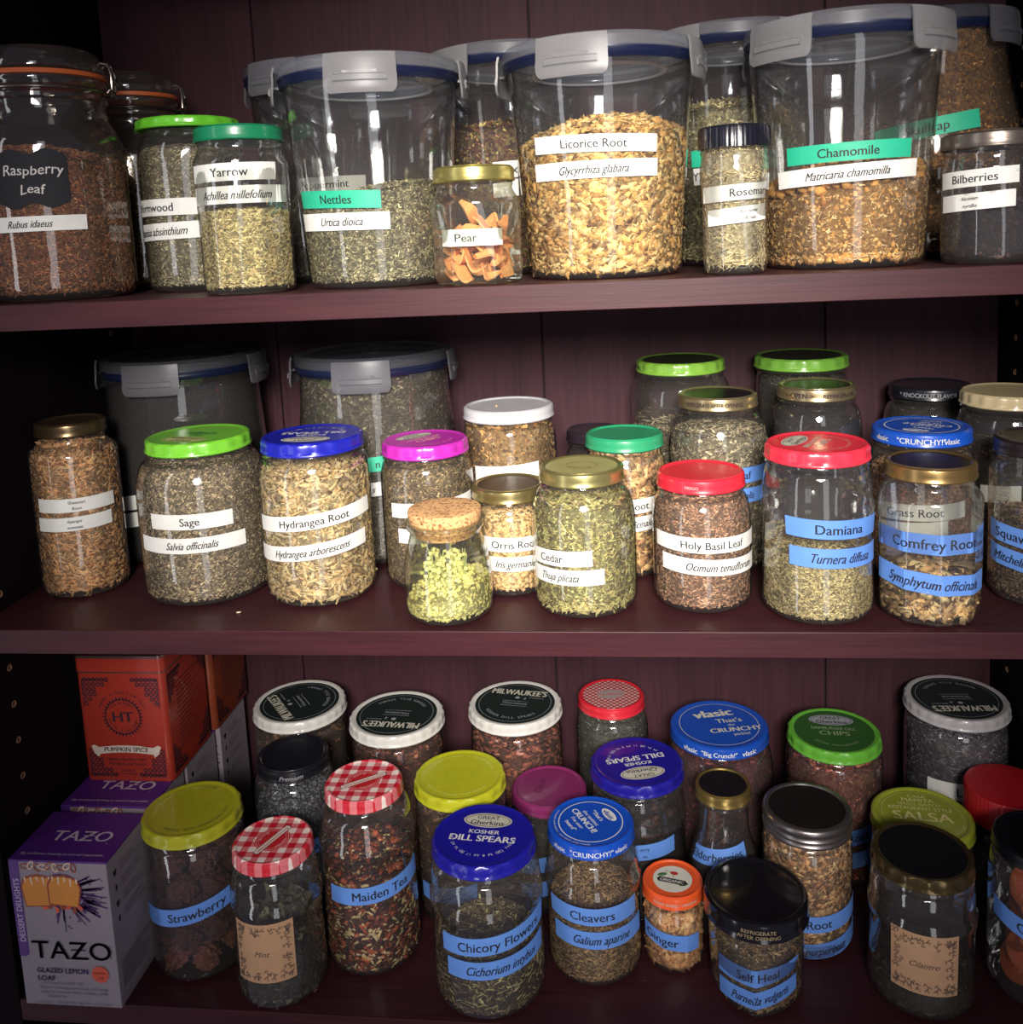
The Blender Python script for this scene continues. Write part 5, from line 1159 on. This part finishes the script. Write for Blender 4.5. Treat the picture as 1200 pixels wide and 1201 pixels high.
for lay in range(6):
    for k, a in enumerate((-2.7, -1.9, -1.0)):
        a += .35*(lay % 2); p = (.0185*math.cos(a)*1.0, .0185*math.sin(a), .024+lay*.0135)
        inside('orange_slice', None, None, None, 'orange', p, Euler((1.0+r.normal(0, .2), r.normal(0, .25), a+PI/2+r.normal(0, .2)), 'XYZ').to_matrix() @ Matrix.Scale(.82, 3), 'dried orange slice in the jar at the right edge', 'dried fruit', 'dried orange slices', om)
# thin flower stems in the cork jar
r = np.random.default_rng(8); m = MB(); _, X, Y, H_, ld_, bd_ = TAB['cork']
for k in range(44):
    a = r.uniform(-PI, PI); rb = r.uniform(.004, .024); a2 = a+r.normal(0, .7); rt_ = r.uniform(.002, .020); zt = r.uniform(.036, .056)
    p0 = Vector((rb*math.cos(a), rb*math.sin(a), .014)); p1 = Vector((rt_*math.cos(a2), rt_*math.sin(a2), zt)); mid = (p0+p1)/2+Vector((r.normal(0, .003), r.normal(0, .003), 0))
    m.tube([p0, (p0+mid)/2, mid, (mid+p1)/2, p1], .0005, 5)
    for q in range(9):
        c = p0.lerp(p1, r.uniform(.25, 1))+Vector(r.normal(0, .0028, 3)); rr = math.hypot(c.x, c.y); lim = bd_/2000*(.93 if c.z < .045 else .80)
        if rr > lim: c.x *= lim/rr; c.y *= lim/rr
        m.add([tuple(Vector(v)*r.uniform(.0028, .0046)+c) for v in ICO_V], ICO_F, 1)
o = m.build('flower_stems', [solid((170, 176, 110), .7, key='dry_stem'), herb('blossom', [(206, 198, 112), (224, 216, 136), (190, 184, 96)])], None, 60); o.location = (X/1000, Y/1000, ZS[2]); tag(o, 'tangle of pale stems and yellow blossoms in the cork-stoppered jar', 'dried herbs', None, 'stuff')

# ------------------------------------------------------------------ tea boxes and tins on the left of the bottom shelf
LILAC = solid((84, 36, 124), .45, key='purple_card', bump=.1); CARD = solid((146, 135, 143), .55, key='pale_card', bump=.1); DKP = solid((60, 30, 90), .5, key='dark_purple_ink'); CAKE = solid((214, 140, 62), .8, key='cake_print')
GLAZE = solid((150, 70, 46), .6, key='caramel_print'); ICING = solid((226, 196, 170), .6, key='icing_print'); SPL = solid((70, 36, 96), .5, key='splash_print'); REDSP = solid((214, 86, 60), .5, key='orange_print')
GREYP = solid((110, 100, 112), .6, key='grey_print'); WTXT = solid((206, 190, 206), .5, key='pale_print')
BW, BD, BH = .0835, .0625, .129
def tea_box(x, y, label, dx=0, detail=True):
    e = empty('tea_box', (x, y, ZS[3]), label, 'box', 'tea boxes in a row on the bottom shelf')
    w, d, h = BW/2, BD, BH
    m = MB(); m.box(-w, w, 0, d, 0, h); o = m.build('carton', CARD, e, None); bv = o.modifiers.new('bevel', 'BEVEL'); bv.width = .0006; bv.segments = 2
    m = MB(); m.box(-w-.0003, w+.0003, -.0003, d+.0002, h-.0012, h+.0006); t = m.build('lid_flap', LILAC, e, None); bv = t.modifiers.new('bevel', 'BEVEL'); bv.width = .0004; bv.segments = 1
    ik = Ink()
    if True:
        r = np.random.default_rng(2)
        ik.poly([(-w, h*.34+.0), (-w+.006, h*.34), (-w+.0085, h*.36), (-w+.0085, h-.001), (-w, h-.001)], LILAC)
        ik.text('DESSERT DELIGHTS', .0068, -w+.0045, h*.66, WTXT, rot=PI/2, maxw=.056)
        # splash
        cx, cy = .002, h*.79
        for k in range(46):
            a = r.uniform(-1.9, .75) if k % 3 else r.uniform(-1.2, .6); L0 = r.uniform(.010, .020); L1 = L0+r.uniform(.004, .016)
            x0, y0, x1, y1 = cx+L0*math.cos(a)*1.1, cy+L0*math.sin(a), cx+L1*math.cos(a)*1.25, cy+L1*math.sin(a)
            if -w+.010 < x1 < w-.001 and y1 < h-.001: ik.line(x0, y0, x1, y1, r.uniform(.0008, .0024), SPL)
        for k in range(14):
            a = r.uniform(-1.6, .6); L0 = r.uniform(.020, .034); x0, y0 = cx+L0*math.cos(a)*1.1, cy+L0*math.sin(a)
            if x0 < w-.003 and y0 < h-.003: ik.ell(x0, y0, r.uniform(.0006, .0016), r.uniform(.0005, .0012), SPL, n=10)
        ik.ell(.002, h*.80, .018, .0155, SPL, n=20)
        # two slices of loaf cake with dripping glaze
        def slice_(sx, sy, s, tl):
            c, q = math.cos(tl), math.sin(tl)
            def T(p): return (sx+(p[0]*c-p[1]*q)*s, sy+(p[0]*q+p[1]*c)*s)
            ik.poly([T(p) for p in ((-.0125, -.013), (.0125, -.013), (.0145, .004), (.011, .012), (0, .0145), (-.011, .012), (-.0145, .004))], GLAZE)
            ik.poly([T(p) for p in ((-.0115, -.012), (.0115, -.012), (.013, .004), (.0095, .0105), (0, .0125), (-.0095, .0105), (-.013, .004))], CAKE)
            for k in range(5):
                x_ = -.010+.005*k; ik.line(*T((x_, .012)), *T((x_+.0006, .012-.004-.003*(k % 2))), .0016*s, ICING)
        slice_(-.0185, h*.795, 1.05, .05); slice_(.0035, h*.80, 1.02, -.10)
        for k in range(9):
            x_ = -.028+.0052*k; ik.ell(x_, h*.965+.001*math.sin(k*2), .0042, .0026, ICING if k % 2 else GLAZE, rot=k, n=14, inner=.0011)
        for k in range(7): ik.ell(-.014+.005*k, h*.685+.0016*math.sin(k*2.2), .0028, .0017, GLAZE if k % 2 else REDSP, rot=k*.9, n=10)
        ik.text('TAZO', .0225, .004, h*.395, INK, sx=1.22, maxw=.068, strike=.03); ik.line(.0035, h*.398, .0165, h*.398, .0013, INK); ik.ell(.0375, h*.353, .0006, .0006, INK, n=8)
        ik.text('GLAZED LEMON', .0063, -.006, h*.250, DKP, strike=.06, maxw=.044); ik.text('LOAF', .0063, -.0205, h*.195, DKP, strike=.06)
        ik.ell(.0265, h*.235, .0073, .0073, REDSP); ik.text('HERBAL', .0034, .0265, h*.245, WTXT); ik.text('TEA', .0034, .0265, h*.212, WTXT)
        ik.text('NATURALLY CAFFEINE FREE', .0028, -.007, h*.160, GREYP, maxw=.040)
        ik.text('Revel in a dessert-worthy tea with tangy', .0036, .002, h*.128, GREYP, maxw=.060); ik.text('notes of lemon & velvety, creamy vanilla', .0036, .002, h*.098, GREYP, maxw=.058)
        ik.text('Caffeine-free', .0034, -.014, h*.068, GREYP); ik.text('15 TEA BAGS   15 FILTER TEA   NET WT 1.05 OZ (30 g)', .0032, 0, h*.022, GREYP, maxw=.066)
        ik.build(lambda x_, y_, k=0: (x_, -.0003-k*.00002, y_), o)
        ik = Ink(); ik.text('TAZO', .018, .004, d*.50, WTXT, strike=.03, sx=1.25, maxw=.052); ik.line(.005, d*.505, .0145, d*.505, .0012, WTXT); ik.ell(.0295, d*.36, .0006, .0006, WTXT, n=8)
        ik.text('Big confidence brewing an assured respectably.', .0038, 0, d*.13, WTXT, maxw=.074)
        ik.build(lambda x_, y_, k=0: (x_, y_, h+.0008+k*.00002), t)
    ik = Ink(); r = np.random.default_rng(6)
    for k in range(16): y_ = h*(.10+.012*k)+.001; ik.line(.006, y_, .006+r.uniform(.030, .050), y_, .0006, GREYP)
    for k in range(4):
        y_ = h*.88-.0135*k; ik.ell(.010, y_, .0014, .0028, INK, n=12) if k % 2 else ik.poly([(.0085, y_-.003), (.0115, y_-.003), (.0125, y_+.002), (.0075, y_+.002)], INK)
        for j in range(3): ik.line(.018, y_+.003-.003*j, .018+r.uniform(.020, .036), y_+.003-.003*j, .0007, GREYP)
    ik.build(lambda x_, y_, k=0: (w+.0003+k*.00002, x_, y_), o)
    return e
tea_box(-.4165, -.0035, 'pale tea box with purple top and cake picture at the front of the row')
tea_box(-.4160, .0685, 'second tea box from the front, mostly under the front orange tin')
tea_box(-.4150, .1350, 'third tea box from the front, under both orange tins')
tea_box(-.4120, .2030, 'hindmost tea box against the back wall under the rear orange tin')
TIN = solid((158, 50, 36), .35, key='orange_tin', coat=.3); TIN2 = solid((120, 52, 28), .38, key='amber_tin', coat=.2); NAVY = solid((44, 30, 44), .5, key='navy_print'); BANN = solid((206, 190, 178), .5, key='banner_print'); RIM = solid((150, 120, 110), .25, .8, key='rolled_steel_rim')
TW, TD, TH_ = .084, .084, 0.1210
def rbox(m, w, d0, d1, z0, z1, rad, n=6):
    pts = []
    for cx, cy, a0 in ((w-rad, d1-rad, 0), (-w+rad, d1-rad, PI/2), (-w+rad, d0+rad, PI), (w-rad, d0+rad, 1.5*PI)):
        for k in range(n+1): a = a0+k/n*PI/2; pts.append((cx+rad*math.cos(a), cy+rad*math.sin(a)))
    N_ = len(pts); m.add([(x, y, z0) for x, y in pts]+[(x, y, z1) for x, y in pts], [tuple((j, (j+1) % N_, N_+(j+1) % N_, N_+j)) for j in range(N_)]+[tuple(range(N_-1, -1, -1)), tuple(N_+j for j in range(N_))])
def tin(x, y, mat, label, full):
    e = empty('tea_tin', (x, y, ZS[3]+BH+.0008), label, 'tin', 'orange tea tins stacked on the tea boxes')
    w = TW/2
    m = MB(); rbox(m, w, 0, TD, 0, TH_*.87, .006); b = m.build('tin_body', mat, e, 40)
    m = MB(); rbox(m, w+.0006, -.0006, TD+.0006, TH_*.87, TH_-.001, .0065); l = m.build('tin_lid', mat, e, 40)
    m = MB(); rbox(m, w+.0009, -.0009, TD+.0009, TH_*.865, TH_*.875, .0068); rbox(m, w+.001, -.001, TD+.001, TH_-.0025, TH_, .0070); m.build('rolled_rim', RIM if full else mat, l, 40)
    for face in (0, 1):
        ik = Ink(); H1 = TH_*.86; r = np.random.default_rng(9)
        for sx in (-1, 1):
            for (cy, sy) in ((H1-.006, -1), (.006, 1)):
                for i in range(6):
                    for j in range(6-i):
                        x_, y_ = sx*(w-.0085-i*.0042), cy+sy*(j*.0046)
                        if i+j < 6 and not (i == 3 and j == 2): ik.ell(x_, y_, .0021, .0023, NAVY, n=8, inner=.0011)
                ik.line(sx*(w-.006), cy, sx*(w-.032), cy, .0010, NAVY); ik.line(sx*(w-.006), cy, sx*(w-.006), cy+sy*.027, .0010, NAVY)
        if face == 0:
            cx, cy = 0, H1*.60; n = 34; R0 = .0165
            for k in range(n):
                a = 2*PI*k/n; ik.poly([(cx+R0*math.cos(a-.07), cy+R0*math.sin(a-.07)), (cx+(R0+.0034)*math.cos(a), cy+(R0+.0034)*math.sin(a)), (cx+R0*math.cos(a+.07), cy+R0*math.sin(a+.07))], NAVY)
            ik.ell(cx, cy, R0+.0004, R0+.0004, NAVY, inner=.0009, n=40)
            r2 = Ink(); 
            for wd_, mid, fl2 in (('TEA BLENDER', PI/2, False), ('MASTER & DESIGNER', -PI/2, True)):
                nn = len(wd_); da = .0034*.66/.0135
                for i, ch in enumerate(wd_):
                    if ch == ' ': continue
                    a = mid+((nn-1)/2-i)*da*(1 if not fl2 else -1); ik.text(ch, .0034, cx+.0135*math.cos(a), cy+.0135*math.sin(a), NAVY, a-PI/2 if not fl2 else a+PI/2)
            wd_ = 'HARNEY & SONS FINE TEAS'; nn = len(wd_)
            for i, ch in enumerate(wd_):
                a = PI/2+((nn-1)/2-i)*.105
                if ch != ' ': ik.text(ch, .0036, cx+.0235*math.cos(a), cy+.0235*math.sin(a), NAVY, a-PI/2)
            ik.text('HT', .0135, cx, cy, NAVY, bold=.05, sx=1.15)
            yb = H1*.285
            ik.poly([(-.031, yb-.003), (-.027, yb-.0065), (-.0255, yb-.0035), (-.012, yb-.0022), (0, yb-.0018), (.012, yb-.0022), (.0255, yb-.0035), (.027, yb-.0065), (.031, yb-.003), (.0335, yb+.004), (.0305, yb+.0055), (.026, yb+.0030), (.012, yb+.0048), (0, yb+.0052), (-.012, yb+.0048), (-.026, yb+.0030), (-.0305, yb+.0055), (-.0335, yb+.004)], BANN)
            ik.text('PUMPKIN SPICE', .0062, 0, yb+.0012, NAVY, bold=.03, maxw=.044)
            ik.text('Herbal Rooibos with', .0044, 0, H1*.205, NAVY, maxw=.036); ik.text('Pumpkin and Spices', .0044, 0, H1*.163, NAVY, maxw=.036); ik.text('20 Sachets', .0032, 0, H1*.10, NAVY); ik.text('1.4 oz (40 g)', .0032, 0, H1*.07, NAVY)
            ik.build(lambda x_, y_, k=0: (x_, -.0003-k*.00002, y_), b)
        else:
            for k in range(16): ik.line(-.022, H1*.82-.0042*k, .022-.006*(k % 3), H1*.82-.0042*k, .0009, NAVY)
            ik.build(lambda x_, y_, k=0: (w+.0003+k*.00002, TD/2+x_, y_), b)
    return e
tin(-.4137, .1065, TIN, 'orange tin with black corner ornaments reading PUMPKIN SPICE', True)
tin(-.4110, .1945, TIN2, 'amber tin half hidden behind the PUMPKIN SPICE tin', False)

# crumb of herb lying on the middle shelf
V, F = blob(None, .0022, .0008, .0006, .3, 2.2, 8, 6); o = mesh('herb_crumb', V, F, solid((226, 214, 190), .7, key='crumb'), None, 60)
o.location = (-.2620, .0330, ZS[2]+.0007); o.rotation_euler = (0, 0, .4); tag(o, 'tiny pale herb crumb lying on the middle shelf in front of the blue-lidded jar', 'crumb')
print('TRIS in pieces', TRI[0], 'all', sum(len(m_.loop_triangles) or sum(len(p.vertices)-2 for p in m_.polygons) for m_ in {o.data for o in bpy.data.objects if o.type == 'MESH'}))
